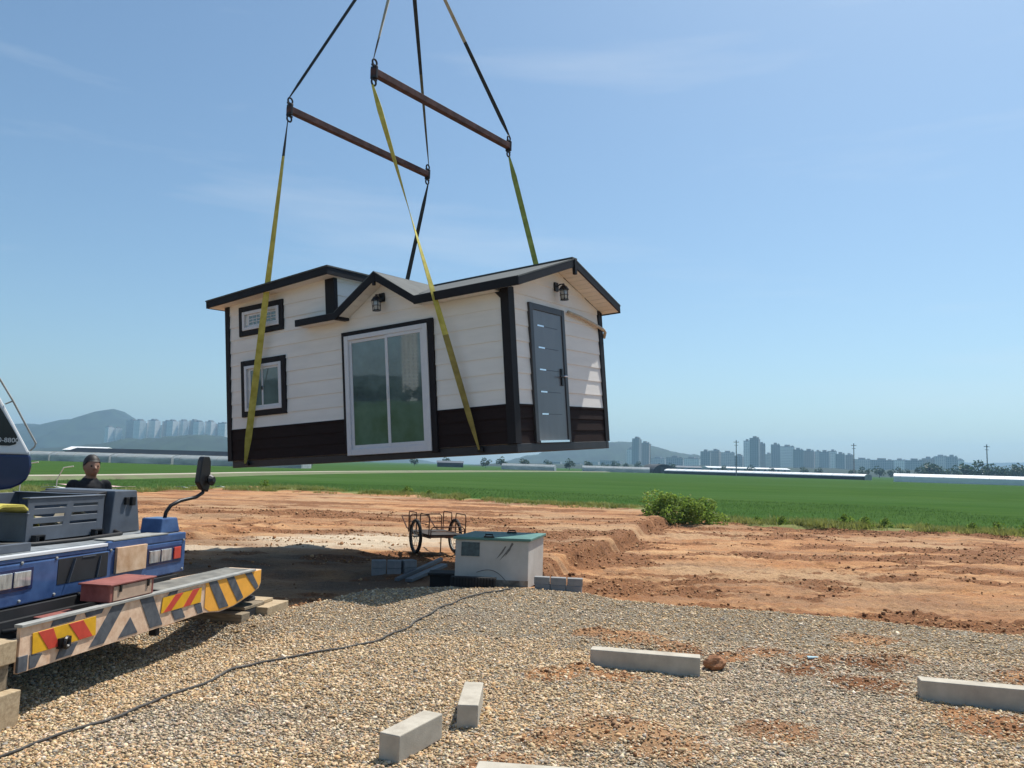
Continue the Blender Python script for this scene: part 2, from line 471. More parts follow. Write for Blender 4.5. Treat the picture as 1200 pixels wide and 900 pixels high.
# rice field: one sheet to the horizon, dropped away beneath the building plot
fx = graded([(-4500, -600, 300), (-600, -80, 40), (-80, -34, 4), (-34, 47, .6), (47, 100, 4), (100, 600, 40), (600, 4500, 300)])
fy = graded([(-4500, -600, 300), (-600, -60, 40), (-60, -28, 4), (-28, 20, 2), (20, 50, .5), (50, 120, 3), (120, 600, 30), (600, 5000, 300)])
FX, FY = np.meshgrid(fx, fy)
ins = (FY < np.interp(FX, EX, EY) + .5) & (FX > -31) & (FX < 45) & (FY > -25)
FZ = np.where(ins, -1.6, -.24)
fi = (np.arange(len(fy) - 1)[:, None] * len(fx) + np.arange(len(fx) - 1)[None, :]).ravel()
fm = bpy.data.materials.new('rice_field'); fm.use_nodes = True
n, l = fm.node_tree.nodes, fm.node_tree.links
bs = n['Principled BSDF']; bs.inputs['Roughness'].default_value = 1; bs.inputs['Specular IOR Level'].default_value = 0
tc = n.new('ShaderNodeTexCoord')
c = ramp(nnoise(.5, (.25, 1, 1), 6, .65), [(.3, (.040, .080, .020)), (.5, (.052, .100, .026)), (.7, (.068, .118, .034))])
c = mixc(ramp(nnoise(.018, (.4, 1.3, 1), 4), [(.5, (0, 0, 0)), (.6, (.55, .55, .55))]), c, (.066, .122, .042))
c = mixc(ramp(nnoise(9, (1, 1, 1), 3), [(.45, (0, 0, 0)), (.7, (.5, .5, .5))]), c, (.018, .055, .010))
c = mixc(ramp(nnoise(.09, (.25, 1.2, 1), 5, .6), [(.42, (0, 0, 0)), (.66, (.6, .6, .6))]), c, (.034, .082, .020))
l.new(c, bs.inputs['Base Color'])
bp = n.new('ShaderNodeBump'); bp.inputs['Strength'].default_value = .9; bp.inputs['Distance'].default_value = .1
l.new(nnoise(6, (1, 1, 1), 4), bp.inputs['Height']); l.new(bp.outputs['Normal'], bs.inputs['Normal'])
f_ob = np_obj('field', np.stack([FX.ravel(), FY.ravel(), FZ.ravel()], 1), np.stack([fi, fi + 1, fi + len(fx) + 1, fi + len(fx)], 1), fm, False)
tag(f_ob, kind='structure')

# farm road running away on the left, on its low bank
def strip(name, pts, half, mats, bank=.9, z=0.02, zb=-.34):
    mb = MB()
    for i in range(len(pts) - 1):
        a, b = Vector((*pts[i], 0)), Vector((*pts[i + 1], 0))
        def nr(k):
            p0, p1 = Vector((*pts[max(k - 1, 0)], 0)), Vector((*pts[min(k + 1, len(pts) - 1)], 0))
            t = (p1 - p0).normalized(); return Vector((t.y, -t.x, 0))
        na, nb = nr(i), nr(i + 1)
        up = Vector((0, 0, z)); dn = Vector((0, 0, zb))
        mb.face([a - na * half + up, a + na * half + up, b + nb * half + up, b - nb * half + up][::-1], 0)
        mb.face([a + na * half + up, a + na * (half + bank) + dn, b + nb * (half + bank) + dn, b + nb * half + up], 1)
        mb.face([a - na * half + up, a - na * (half + bank) + dn, b - nb * (half + bank) + dn, b - nb * half + up], 1)
    return mb.build(name, mats)
road = strip('farm_road', [(-34, 46), (-30.5, 60), (-29.2, 72), (-28.6, 86), (-25.0, 112), (-19, 143), (-8.5, 188), (14, 262), (40, 330)], 1.0,
             [mat('road_concrete', (.37, .325, .26), .9, var=.2, scale=.4), mat('road_bank', (.17, .15, .09), .95, var=.35, scale=.6, tint=(.12, .16, .06))], bank=1.6)
tag(road, kind='structure')

# ------------------------------------------------------------------ tiny cabin
HM = Matrix(((0.8404445, 0.5359107, -0.0803288, -5.0903), (-0.5383729, 0.8426328, -0.0111614, 14.4896), (0.0617062, 0.0526274, 0.9967059, 1.5234), (0, 0, 0, 1)))
house = bpy.data.objects.new('prefab_cabin', None); COL.objects.link(house)
house.matrix_world = HM
tag(house, 'white prefabricated cabin with dark brown trim hanging tilted from yellow slings', 'cabin')
def hw(p): return HM @ Vector(p)

M_cream = mat('cream_siding', (.79, .765, .72), .62, var=.06, scale=1.2, bump=.12, bscale=25, stretch=(1, 1, 6))
M_soffit = mat('soffit_board', (.74, .71, .66), .6, var=.06, scale=3)
M_brown = mat('brown_siding', (.021, .0122, .0112), .75, spec=.15, var=.2, scale=5, bump=.3, bscale=30, stretch=(1, 1, 5))
M_trim = mat('dark_trim', (.013, .011, .013), .6, spec=.25, var=.2, scale=4)
M_upvc = mat('white_upvc', (.72, .72, .73), .35, var=.06, scale=12, tint=(.62, .63, .68))
M_glass = mat('tinted_glass', (.072, .104, .106), .025, var=.4, scale=2.5, spec=.5, ior=2.1, coat=0.0)
M_skid = mat('skid_steel', (.022, .023, .028), .5, metal=.0, var=.25, scale=6)
M_door = mat('door_skin', (.16, .163, .17), .32, metal=.3, var=.08, scale=2, stretch=(3, 3, .4))
M_chrome = mat('bright_metal', (.75, .75, .76), .18, metal=1, var=.04)
M_black = mat('black_metal', (.015, .015, .017), .4, metal=.3, var=.1)

sh = bpy.data.materials.new('shingles'); sh.use_nodes = True
n, l = sh.node_tree.nodes, sh.node_tree.links
bs = n['Principled BSDF']; bs.inputs['Roughness'].default_value = .85
tc = n.new('ShaderNodeTexCoord')
bk = n.new('ShaderNodeTexBrick'); bk.inputs['Scale'].default_value = 1; bk.inputs['Brick Width'].default_value = .28; bk.inputs['Row Height'].default_value = .14
bk.inputs['Mortar Size'].default_value = .006; bk.inputs['Color1'].default_value = (.085, .095, .095, 1); bk.inputs['Color2'].default_value = (.05, .058, .06, 1); bk.inputs['Mortar'].default_value = (.03, .03, .03, 1)
l.new(tc.outputs['Object'], bk.inputs['Vector'])
l.new(mixc(nnoise(9), bk.outputs['Color'], (.10, .108, .106)), bs.inputs['Base Color'])
bp = n.new('ShaderNodeBump'); bp.inputs['Strength'].default_value = .5; bp.inputs['Distance'].default_value = .01
l.new(bk.outputs['Fac'], bp.inputs['Height']); bp.invert = True; l.new(bp.outputs['Normal'], bs.inputs['Normal'])

L_, W_ = 6.14, 3.0
def clip(poly, a, b):
    def half(ps, z, keep_above):
        out = []
        for i in range(len(ps)):
            p, q = ps[i], ps[(i + 1) % len(ps)]
            ip = (p[1] >= z) if keep_above else (p[1] <= z)
            iq = (q[1] >= z) if keep_above else (q[1] <= z)
            if ip: out.append(p)
            if ip != iq:
                t = (z - p[1]) / (q[1] - p[1]); out.append((p[0] + t * (q[0] - p[0]), z))
        return out
    ps = half(poly, a, True)
    return half(ps, b, False) if len(ps) > 2 else []
def siding(mb, poly, P0, u, nrm, z0, z1, course, proud=.013):
    """lapped boards: each course leans out towards its bottom edge"""
    P0, u, nrm = Vector(P0), Vector(u), Vector(nrm)
    z = z0
    while z < z1 - 1e-4:
        zt = min(z + course, z1)
        ps = clip(poly, z, zt)
        if len(ps) > 2:
            outer = []
            for (s_, h) in ps:
                off = .003 + proud * (1 - (h - z) / course)
                outer.append(P0 + u * s_ + Vector((0, 0, h)) + nrm * off)
            area = Vector((0, 0, 0))
            for i in range(len(outer)): area += outer[i].cross(outer[(i + 1) % len(outer)])
            if area.dot(nrm) < 0: outer = outer[::-1]; ps = ps[::-1]
            mb.face(outer)
            lo = [(p, q) for p, q in zip(ps, outer) if abs(p[1] - z) < 1e-6]
            if len(lo) >= 2:
                a, b = lo[0][1], lo[-1][1]
                mb.face([a, b, b - nrm * (proud + .003), a - nrm * (proud + .003)])
        z = zt
ROOFZ = lambda y: 2.31 + (y + .25) * .3237 if y < 1.48 else 2.31 + (3.20 - y) * .3256
ROOFW = lambda y: ROOFZ(y) - .125
LOFTZ = lambda x: 2.96 + (x + .23) * .0423
wm = MB()
# solid cores
wm.prism([(.01, .01, 0), (2.72, .01, 0), (2.72, .01, LOFTZ(2.72) - .13), (.01, .01, LOFTZ(0) - .13)], (0, 2.98, 0))
wm.prism([(2.721, .01, 0), (2.721, 2.99, 0), (2.721, 2.99, ROOFW(2.99)), (2.721, 1.48, ROOFW(1.48)), (2.721, .01, ROOFW(.01))], (3.41, 0, 0))
wm.prism([(2.98, .012, 2.2), (4.66, .012, 2.2), (3.85, .012, 2.69)], (0, .6, 0))
ZB = .55
fl = [(0, 0), (2.73, 0), (2.73, LOFTZ(2.73) - .13), (0, LOFTZ(0) - .13)]
siding(wm, fl, (0, 0, 0), (1, 0, 0), (0, -1, 0), ZB, 3.1, .235)
siding(wm, [(2.73, 0), (6.14, 0), (6.14, 2.195), (2.73, 2.195)], (0, 0, 0), (1, 0, 0), (0, -1, 0), ZB, 2.195, .235)
siding(wm, [(2.80, 2.195), (4.78, 2.195), (3.85, 2.75)], (0, 0, 0), (1, 0, 0), (0, -1, 0), 2.195, 2.8, .235)
siding(wm, [(0, 0), (3, 0), (3, ROOFW(3.0)), (1.48, ROOFW(1.48)), (0, ROOFW(0))], (6.14, 0, 0), (0, 1, 0), (1, 0, 0), ZB, 2.8, .235)
siding(wm, [(0, 2.0), (3, 2.0), (3, LOFTZ(2.73) - .13), (0, LOFTZ(2.73) - .13)], (2.73, 0, 0), (0, 1, 0), (1, 0, 0), 2.195, 3.1, .235)
siding(wm, [(0, 0), (3, 0), (3, LOFTZ(0) - .13), (0, LOFTZ(0) - .13)], (0, 0, 0), (0, 1, 0), (-1, 0, 0), ZB, 3.1, .235)
siding(wm, [(0, 0), (2.73, 0), (2.73, LOFTZ(2.73) - .13), (0, LOFTZ(0) - .13)], (0, 3, 0), (1, 0, 0), (0, 1, 0), ZB, 3.1, .235)
siding(wm, [(2.73, 0), (6.14, 0), (6.14, ROOFW(3.0)), (2.73, ROOFW(3.0))], (0, 3, 0), (1, 0, 0), (0, 1, 0), ZB, 2.27, .235)
wm.build('wall', M_cream, house)
bm_ = MB()
for poly, P0, u, nr in (([(0, 0), (6.14, 0), (6.14, ZB), (0, ZB)], (0, 0, 0), (1, 0, 0), (0, -1, 0)), ([(0, 0), (3, 0), (3, ZB), (0, ZB)], (6.14, 0, 0), (0, 1, 0), (1, 0, 0)),
                        ([(0, 0), (3, 0), (3, ZB), (0, ZB)], (0, 0, 0), (0, 1, 0), (-1, 0, 0)), ([(0, 0), (6.14, 0), (6.14, ZB), (0, ZB)], (0, 3, 0), (1, 0, 0), (0, 1, 0))):
    siding(bm_, poly, P0, u, nr, .002, ZB, .1827, .016)
bm_.box(-.02, 6.16, -.026, -.016, ZB - .01, ZB + .02)
bm_.box(6.157, 6.168, -.02, 3.02, ZB - .012, ZB + .018)
bm_.build('skirting', M_brown, house)

def trim(x0, x1, y0, y1, z0, z1): MB().box(x0, x1, y0, y1, z0, z1).build('corner_trim', M_trim, house, bevel=.006)
trim(-.03, .085, -.032, .085, 0.0, LOFTZ(0) - .135)
trim(6.035, 6.175, -.036, .125, 0.0, 2.265)
trim(6.02, 6.172, 2.885, 3.035, 0.0, 2.265)
trim(-.03, .085, 2.915, 3.03, 0.0, LOFTZ(0) - .135)
trim(2.55, 2.765, -.03, .05, 2.20, LOFTZ(2.6) - .135)
MB().prism([(5.94, -.034, 2.20), (6.035, -.034, 2.20), (6.035, -.034, 2.10)], (0, .03, 0)).build('bracket', M_trim, house)

# base frame
sk = MB()
sk.box(.06, 6.168, .006, .10, -.125, -.002); sk.box(.06, 6.168, 2.90, 2.994, -.125, -.002)
sk.box(.06, .16, .10, 2.90, -.123, -.003); sk.box(6.06, 6.166, .10, 2.90, -.123, -.003)
for i in range(5): sk.box(1.0 + i, 1.08 + i, .10, 2.90, -.120, -.004)
sk.build('skid_frame', M_skid, house, bevel=.006)
MB().box(.1, 6.1, .1, 2.9, -.004, .004).build('underfloor', mat('underfloor_board', (.06, .055, .05), .9), house)
for x in (.49, 5.56):
    for y0, y1 in ((-.055, .0), (2.995, 3.05)):
        MB().box(x - .05, x + .05, y0, y1, -.09, -.02).build('lifting_lug', M_black, house, bevel=.01)

# main roof
def slab(mb, quad, th, mi=0): mb.prism(quad, (0, 0, -th), mi)
X0, X1 = 2.76, 6.50
rf = MB()
slab(rf, [(4.62, -.27, ROOFZ(-.27) + .012), (X1, -.27, ROOFZ(-.27) + .012), (X1, 1.48, 2.882), (4.62, 1.48, 2.882)], .022)
slab(rf, [(X0, .06, ROOFZ(.06) + .012), (4.62, .06, ROOFZ(.06) + .012), (4.62, 1.48, 2.882), (X0, 1.48, 2.882)], .022)
slab(rf, [(X0, 1.48, 2.882), (X1, 1.48, 2.882), (X1, 3.12, ROOFZ(3.12) + .012), (X0, 3.12, ROOFZ(3.12) + .012)], .022)
rf.box(X0, X1, 1.40, 1.56, 2.862, 2.888)
roof = rf.build('roof', sh, house)
fa = MB()
fa.box(4.63, X1 - .005, -.272, -.246, 2.185, 2.312)                       # front eave
fa.box(X0, X1 - .005, 3.086, 3.112, 2.205, 2.33)                          # rear eave
def rake(mb, a, b, n_, th, hgt):
    """board whose top edge runs a->b, hanging down hgt"""
    mb.prism([a, b, (b[0], b[1], b[2] - hgt), (a[0], a[1], a[2] - hgt)], tuple(c_ * th for c_ in n_))
fx0 = X1 - .03
rake(fa, (fx0, -.255, ROOFZ(-.255) - .004), (fx0, 1.48, 2.862), (1, 0, 0), .027, .122)
rake(fa, (fx0, 1.481, 2.862), (fx0, 3.105, ROOFZ(3.105) - .004), (1, 0, 0), .027, .122)
fa.box(fx0 - .01, X1 + .012, 1.45, 1.51, 2.62, 2.86)
fa.build('fascia', M_trim, roof, bevel=.003)
so = MB()
for sgn, y0, y1 in ((0, -.24, 1.47), (1, 1.49, 3.08)):
    nb = 12
    for i in range(nb):
        a = y0 + (y1 - y0) * i / nb + .006; b = y0 + (y1 - y0) * (i + 1) / nb - .006
        za, zb = ROOFZ(a) - .128, ROOFZ(b) - .128
        so.prism([(6.16, a, za), (6.16, b, zb), (6.16, b, zb + .014), (6.16, a, za + .014)], (.31, 0, 0))
for i in range(8):
    x0 = 4.66 + i * .18
    so.box(x0, min(x0 + .172, 6.02), -.245, -.02, 2.196, 2.208)
so.build('soffit', M_soffit, roof)
# dormer over the sliding door
dy0 = -.27
dr = MB()
RX, RZ, FXL, FXR, FZ_ = 3.85, 2.815, 2.99, 4.65, 2.30
ymeet = -.25 + (RZ - 2.31) / .3237
def dz(x): return RZ - (RZ - FZ_) * (RX - x) / (RX - FXL) if x < RX else RZ - (RZ - FZ_) * (x - RX) / (FXR - RX)
for x_e in (FXL - .01, FXR + .01):
    a, b, c_ = (x_e, dy0, dz(x_e) + .012), (RX, dy0, RZ + .014), (RX, ymeet + .05, RZ + .014)
    d = (x_e, -.2, dz(x_e) + .012)
    dr.prism([a, b, c_, d], (0, 0, -.022))
dormer = dr.build('dormer_roof', sh, house)
df = MB()
rake(df, (FXL + .0, -.272, FZ_ - .0), (RX, -.272, RZ - .006), (0, 1, 0), .026, .128)
rake(df, (RX + .001, -.2725, RZ - .006), (FXR, -.2725, FZ_ + .012), (0, 1, 0), .026, .128)
df.box(RX - .022, RX + .022, -.282, -.24, 2.60, RZ - .01)
df.box(2.07, FXL + .02, -.2735, -.246, 2.175, 2.285)
df.box(FXL - .03, FXL + .075, -.245, -.012, 2.172, 2.283)
df.build('fascia', M_trim, dormer, bevel=.003)
ds = MB()
for xa, xb in ((FXL + .06, RX - .03), (RX + .03, FXR - .05)):
    nb = 6
    for i in range(nb):
        a = xa + (xb - xa) * i / nb + .004; b = xa + (xb - xa) * (i + 1) / nb - .004
        ds.prism([(a, -.245, dz(a) - .126), (b, -.245, dz(b) - .126), (b, -.245, dz(b) - .112), (a, -.245, dz(a) - .112)], (0, .225, 0))
ds.box(2.08, FXL - .03, -.245, -.02, 2.182, 2.196)
ds.build('soffit', M_soffit, dormer)
MB().prism([(2.07, -.27, 2.29), (2.99, -.27, 2.29), (2.99, -.02, 2.33), (2.07, -.02, 2.33)], (0, 0, -.012)).build('pent_roof', sh, house)
# loft roof
lr = MB()
lr.prism([(-.26, -.275, LOFTZ(-.26) + .012), (2.86, -.275, LOFTZ(2.86) + .012), (2.86, 3.12, LOFTZ(2.86) + .012), (-.26, 3.12, LOFTZ(-.26) + .012)], (0, 0, -.024))
loft = lr.build('loft_roof', sh, house)
lf = MB()
rake(lf, (-.25, -.268, LOFTZ(-.25) - .014), (2.85, -.268, LOFTZ(2.85) - .014), (0, 1, 0), .027, .122)
rake(lf, (-.25, 3.08, LOFTZ(-.25) - .014), (2.85, 3.08, LOFTZ(2.85) - .014), (0, 1, 0), .027, .122)
rake(lf, (2.825, -.24, LOFTZ(2.83) - .014), (2.825, 3.079, LOFTZ(2.83) - .014), (1, 0, 0), .026, .122)
rake(lf, (-.251, -.24, LOFTZ(-.25) - .0141), (-.251, 3.079, LOFTZ(-.25) - .0141), (1, 0, 0), .026, .122)
lf.build('fascia', M_trim, loft, bevel=.003)
ls = MB()
ls.prism([(-.222, -.238, LOFTZ(-.222) - .125), (2.822, -.238, LOFTZ(2.822) - .125), (2.822, 3.07, LOFTZ(2.822) - .125), (-.222, 3.07, LOFTZ(-.222) - .125)], (0, 0, -.006))
ls.build('soffit', M_soffit, loft)

def ring(mb, x0, x1, z0, z1, w, y0, y1, wt=None, wb=None):
    wt = w if wt is None else wt; wb = w if wb is None else wb
    mb.box(x0, x0 + w, y0, y1, z0, z1); mb.box(x1 - w, x1, y0, y1, z0, z1)
    if wt: mb.box(x0 + w, x1 - w, y0 + .0015, y1, z1 - wt, z1)
    if wb: mb.box(x0 + w, x1 - w, y0 + .0015, y1, z0, z0 + wb)
    return mb
# windows
def window(x0, x1, z0, z1, muntins):
    w = ring(MB(), x0, x1, z0, z1, .10, -.045, 0.0).build('window', M_trim, house, bevel=.006)
    a0, a1, c0, c1 = x0 + .10, x1 - .10, z0 + .10, z1 - .10
    ring(MB(), a0, a1, c0, c1, .055, -.056, -.002).build('frame', M_upvc, w, bevel=.005)
    b0, b1, d0, d1 = a0 + .055, a1 - .055, c0 + .055, c1 - .055
    mid = (b0 + b1) / 2 + (.0 if muntins else -.02)
    for k, (p0, p1) in enumerate(((b0 + (.07 if muntins else .05), mid + .02), (mid - .02, b1))):
        yo = -.034 if k else -.026
        s_ = ring(MB(), p0, p1, d0, d1, .035, yo, yo + .022)
        if muntins:
            for i in (1, 2):
                xm = p0 + .035 + (p1 - p0 - .07) * i / 3; zm = d0 + .035 + (d1 - d0 - .07) * i / 3
                s_.box(xm - .007, xm + .007, yo + .003, yo + .018, d0 + .03, d1 - .03)
                s_.box(p0 + .03, p1 - .03, yo + .004, yo + .018, zm - .007, zm + .007)
        s_.build('sash', M_upvc, w, bevel=.003)
        MB().box(p0 + .03, p1 - .03, yo + .008, yo + .013, d0 + .03, d1 - .03).build('pane', M_glass, w)
    if not muntins:
        MB().box(mid - .012, mid + .012, -.048, -.034, (d0 + d1) / 2 - .05, (d0 + d1) / 2 + .02).build('catch', M_black, w)
    return w
window(.37, 1.525, 2.235, 2.775, True)
window(.395, 1.545, .77, 1.785, False)
# sliding glass door
cs = MB()
cs.box(2.905, 2.995, -.05, 0, .3, 1.985); cs.box(4.675, 4.80, -.05, 0, -.06, 1.985); cs.box(2.995, 4.675, -.048, 0, 1.9, 1.985); cs.box(2.93, 2.995, -.047, 0, .02, .3)
sdoor = cs.build('sliding_door', M_trim, house, bevel=.006)
ring(MB(), 2.975, 4.695, -.03, 1.915, .085, -.07, -.006, .075, .10).build('frame', M_upvc, sdoor, bevel=.007)
for k, (p0, p1) in enumerate(((3.06, 3.90), (3.845, 4.61))):
    yo = -.038 if k == 0 else -.058
    ring(MB(), p0, p1, .07, 1.84, .055, yo, yo + .026, .05, .06).build('sash', M_upvc, sdoor, bevel=.004)
    MB().box(p0 + .05, p1 - .05, yo + .010, yo + .016, .125, 1.795).build('pane', M_glass, sdoor)
MB().box(3.862, 3.884, -.078, -.058, .82, 1.02).build('handle', M_upvc, sdoor, bevel=.004)
# entrance door on the gable
E0 = 6.14
dd = MB()
dd.box(E0, E0 + .05, .52, .615, 0, 2.10); dd.box(E0, E0 + .05, 1.51, 1.60, 0, 2.10); dd.box(E0, E0 + .048, .615, 1.51, 2.0, 2.10)
door = dd.build('entrance_door', mat('door_frame', (.055, .05, .052), .4, metal=.3, var=.15, scale=3), house, bevel=.006)
MB().box(E0, E0 + .034, .617, 1.508, .035, 1.998).build('leaf', M_door, door)
M_groove = mat('door_groove', (.05, .06, .08), .5)
for i in range(5):
    z = .42 + i * .335
    MB().box(E0 + .034, E0 + .040, .74, .93, z, z + .022).build('inlay', M_chrome, door)
    MB().box(E0 + .034, E0 + .0365, .93, 1.36, z + .006, z + .014).build('groove', M_groove, door)
hd = MB(); hd.box(E0 + .034, E0 + .058, 1.385, 1.435, .88, 1.15); hd.tube([(E0 + .05, 1.41, 1.02), (E0 + .085, 1.41, 1.02), (E0 + .085, 1.29, 1.018)], .011)
hd.build('handle', M_black, door, bevel=.003)
MB().tube([(E0 + .05, 1.41, 1.025), (E0 + .08, 1.45, 1.03), (E0 + .08, 1.53, 1.03)], .012).build('latch', M_chrome, door)
MB().box(E0, E0 + .062, .615, 1.51, 0.003, .034).build('threshold', M_chrome, door)

def wall_lamp(P, ex, ey):
    """lantern on a wall plate; ex out of the wall, ey along it"""
    P, ex, ey = Vector(P), Vector(ex), Vector(ey); ez = Vector((0, 0, 1))
    q = lambda a, b, c_: P + ex * a + ey * b + ez * c_
    m = MB()
    rot = Matrix((( ex.x, ey.x, 0), (ex.y, ey.y, 0), (0, 0, 1)))
    m.prism([q(0, -.05, .03), q(0, .05, .03), q(0, .06, .10), q(0, .05, .17), q(0, -.05, .17), q(0, -.06, .10)], ex * .03)
    m.tube([q(.03, 0, .10), q(.08, 0, .13), q(.13, 0, .13), q(.15, 0, .09)], .012)
    m.lathe([(.085, .0), (.05, .055), (.02, .075), (.012, .10)], q(.15, 0, .035), 12)
    lp_ = m.build('wall_lamp', M_black, house)
    c_ = MB()
    for k in range(6):
        a = k * PI / 3
        c_.tube([q(.15 + .07 * math.cos(a), .07 * math.sin(a), .035), q(.15 + .06 * math.cos(a), .06 * math.sin(a), -.12)], .006, 5)
    c_.lathe([(.068, 0), (.068, .012)], q(.15, 0, -.132), 12); c_.torus(q(.15, 0, -.05), (0, 0, 1), .067, .005, 16, 5)
    c_.build('cage', M_black, lp_)
    MB().lathe([(.045, 0), (.05, .07), (.045, .14)], q(.15, 0, -.115), 12).build('lamp_glass', mat('lamp_glass', (.55, .56, .55), .1, var=.05, spec=.8), lp_, smooth=True)
wall_lamp((E0 + .014, 1.42, 2.36), (1, 0, 0), (0, 1, 0))
wall_lamp((3.80, -.014, 2.345), (0, -1, 0), (1, 0, 0))
MB().tube([(6.20, 1.72, 2.09), (6.205, 2.1, 2.06), (6.20, 2.6, 2.0), (6.21, 2.98, 1.935), (6.20, 3.06, 1.90), (6.16, 3.075, 1.80)], .028, 8).build('cable_sleeve', mat('tan_sleeve', (.50, .42, .32), .7, var=.2, scale=12), house, smooth=True)

# ------------------------------------------------------------------ lifting gear
HOOK = Vector((-2.217, 14.022, 11.786))
M_bar = mat('spreader_primer', (.062, .032, .031), .75, metal=.0, spec=.25, var=.35, scale=5, tint=(.115, .06, .055), bump=.3, bscale=40)
M_shk = mat('shackle_steel', (.04, .035, .035), .5, metal=.6, var=.3, scale=20)
ends = {'AF': Vector((-3.953, 12.987, 7.544)), 'AB': Vector((-1.891, 16.195, 7.652)), 'BF': Vector((-2.282, 11.666, 7.581)), 'BB': Vector((-.182, 15.062, 7.849))}
def spreader(a, b, lab):
    t = thing('spreader_bar', lab, 'spreader bar', (a + b) / 2, 0, 'spreader bars above the cabin')
    c = (a + b) / 2; a, b = a - c, b - c
    d = (b - a).normalized()
    MB().beam(a, b, .11, .11).build('beam', M_bar, t, bevel=.008)
    for e, sg in ((a, -1), (b, 1)):
        p = e - d * sg * .03
        MB().beam(p + Vector((0, 0, .10)), p - Vector((0, 0, .10)), .05, .12, d.cross(Vector((0, 0, 1)))).build('end_plate', M_shk, t, bevel=.01)
        for s2 in (1, -1):
            k = MB(); k.torus(p + Vector((0, 0, s2 * .16)), d.cross(Vector((0, 0, 1))), .05, .016, 16, 6)
            k.beam(p + Vector((0, 0, s2 * .11)) - d * .06, p + Vector((0, 0, s2 * .11)) + d * .06, .03, .03)
            k.build('shackle', M_shk, t, smooth=False)
    return t
spreader(ends['AF'], ends['AB'], 'lower rust brown spreader bar over the lofted end of the cabin')
spreader(ends['BF'], ends['BB'], 'upper rust brown spreader bar over the entrance gable of the cabin')
def ribbon(a, b, w, tw0, tw1, mats, split=None, label='', n_=40):
    """flat woven sling, twisting along its length"""
    a, b = Vector(a), Vector(b); t = (b - a).normalized()
    e0 = t.cross(Vector((-.15, 1, .35))).normalized()
    e1 = t.cross(e0)
    mb = MB(); pr = []
    for i in range(n_ + 1):
        f = i / n_
        ang = tw0 + (tw1 - tw0) * f
        wd = w * min(1, .35 + 9 * min(f, 1 - f))
        d = e0 * math.cos(ang) + e1 * math.sin(ang); nn = t.cross(d) * .004
        p = a.lerp(b, f); pr.append((p + d * wd / 2 + nn, p - d * wd / 2 + nn, p - d * wd / 2 - nn, p + d * wd / 2 - nn))
    for i in range(n_):
        mi = 0 if split is None or i / n_ < split else 1
        for k in range(4):
            k2 = (k + 1) % 4
            mb.face([pr[i][k], pr[i][k2], pr[i + 1][k2], pr[i + 1][k]], mi)
    mb.face(pr[0][::-1], 0); mb.face(pr[-1], 0 if split is None else 1)
    o = mb.build('lifting_sling', mats)
    tag(o, label, 'sling', 'slings carrying the cabin')
    return o
M_yel = mat('yellow_webbing', (.50, .42, .055), .8, var=.25, scale=7, tint=(.64, .56, .13), bump=.3, bscale=150)
M_grn = mat('green_webbing', (.27, .30, .055), .8, var=.3, scale=7, tint=(.40, .42, .10))
M_olv = mat('soiled_webbing', (.085, .075, .04), .85, var=.4, scale=5, tint=(.16, .14, .07))
M_yel_shd = mat('shadowed_yellow_webbing', (.27, .21, .055), .85, var=.35, scale=5, tint=(.38, .30, .08))  # yellow webbing with shadow put into its colour, for the sling's lower part
M_drk = mat('dark_webbing', (.035, .035, .033), .85, var=.3, scale=6)
M_tan = mat('pale_webbing', (.42, .36, .26), .85, var=.25, scale=5)
up, dn = Vector((0, 0, .20)), Vector((0, 0, -.20))
ribbon(HOOK, ends['AF'] + up, .06, .2, .7, [M_drk], None, 'dark sling from hook to near end of the lower spreader bar')
ribbon(HOOK, ends['BF'] + up, .085, .3, 1.3, [M_tan, M_drk], .86, 'pale tan sling from hook to near end of the upper spreader bar')
ribbon(HOOK, ends['AB'] + up, .085, .1, 1.4, [M_drk, M_olv], .6, 'dark sling from hook passing behind the upper spreader bar')
ribbon(HOOK, ends['BB'] + up, .075, 1.2, .2, [M_tan, M_drk], .55, 'sling pale above and dark below at far end of upper bar')
ribbon(ends['AF'] + dn, hw((.49, -.065, -.055)), .115, 1.25, -.35, [M_drk, M_yel], .08, 'yellow green sling hanging past the two small windows')
ribbon(ends['AB'] + dn, hw((.49, 3.13, -.055)), .10, .9, .1, [M_drk, M_olv], .4, 'dark olive sling going down behind the loft roof')
ribbon(ends['BF'] + dn, hw((5.56, -.065, -.055)), .09, .2, 4.0, [M_yel, M_yel_shd], .70, 'bright yellow sling crossing in front of the sliding door')
ribbon(ends['BB'] + dn, hw((5.56, 3.13, -.055)), .10, .2, .1, [M_grn], None, 'green sling going down behind the entrance gable roof')

# ------------------------------------------------------------------ crane carrier
TA = R(-11.393)
truck = thing('crane_truck', 'blue crane carrier with hazard striped front beam parked at frame left', 'crane truck', (-3.139, 5.381, 0), TA)
TMI = (Matrix.Translation((-3.139, 5.381, 0)) @ Matrix.Rotation(TA, 4, 'Z')).inverted()
M_blue = mat('blue_paint', (.026, .068, .20), .4, var=.2, scale=7, tint=(.055, .115, .26), coat=.3, bump=.04, bscale=8)
M_navy = mat('navy_paint', (.012, .024, .085), .3, var=.1, coat=.4)
M_white = mat('white_paint', (.62, .64, .66), .4, var=.06, scale=3, coat=.2)
M_grey = mat('grey_paint', (.085, .10, .125), .45, var=.18, scale=5)
M_deck = mat('deck_plate', (.20, .22, .235), .6, var=.3, scale=6, bump=.2)
M_dark = mat('dark_chassis', (.016, .017, .02), .7, var=.3, scale=4)
M_rub = mat('rubber', (.018, .018, .018), .8, var=.2, scale=10)
M_pink = mat('faded_salmon', (.68, .42, .265), .65, var=.2, scale=14, tint=(.76, .57, .41), bump=.15)
M_sgrey = mat('stripe_grey', (.055, .064, .082), .65, var=.2, scale=14, tint=(.11, .12, .135))
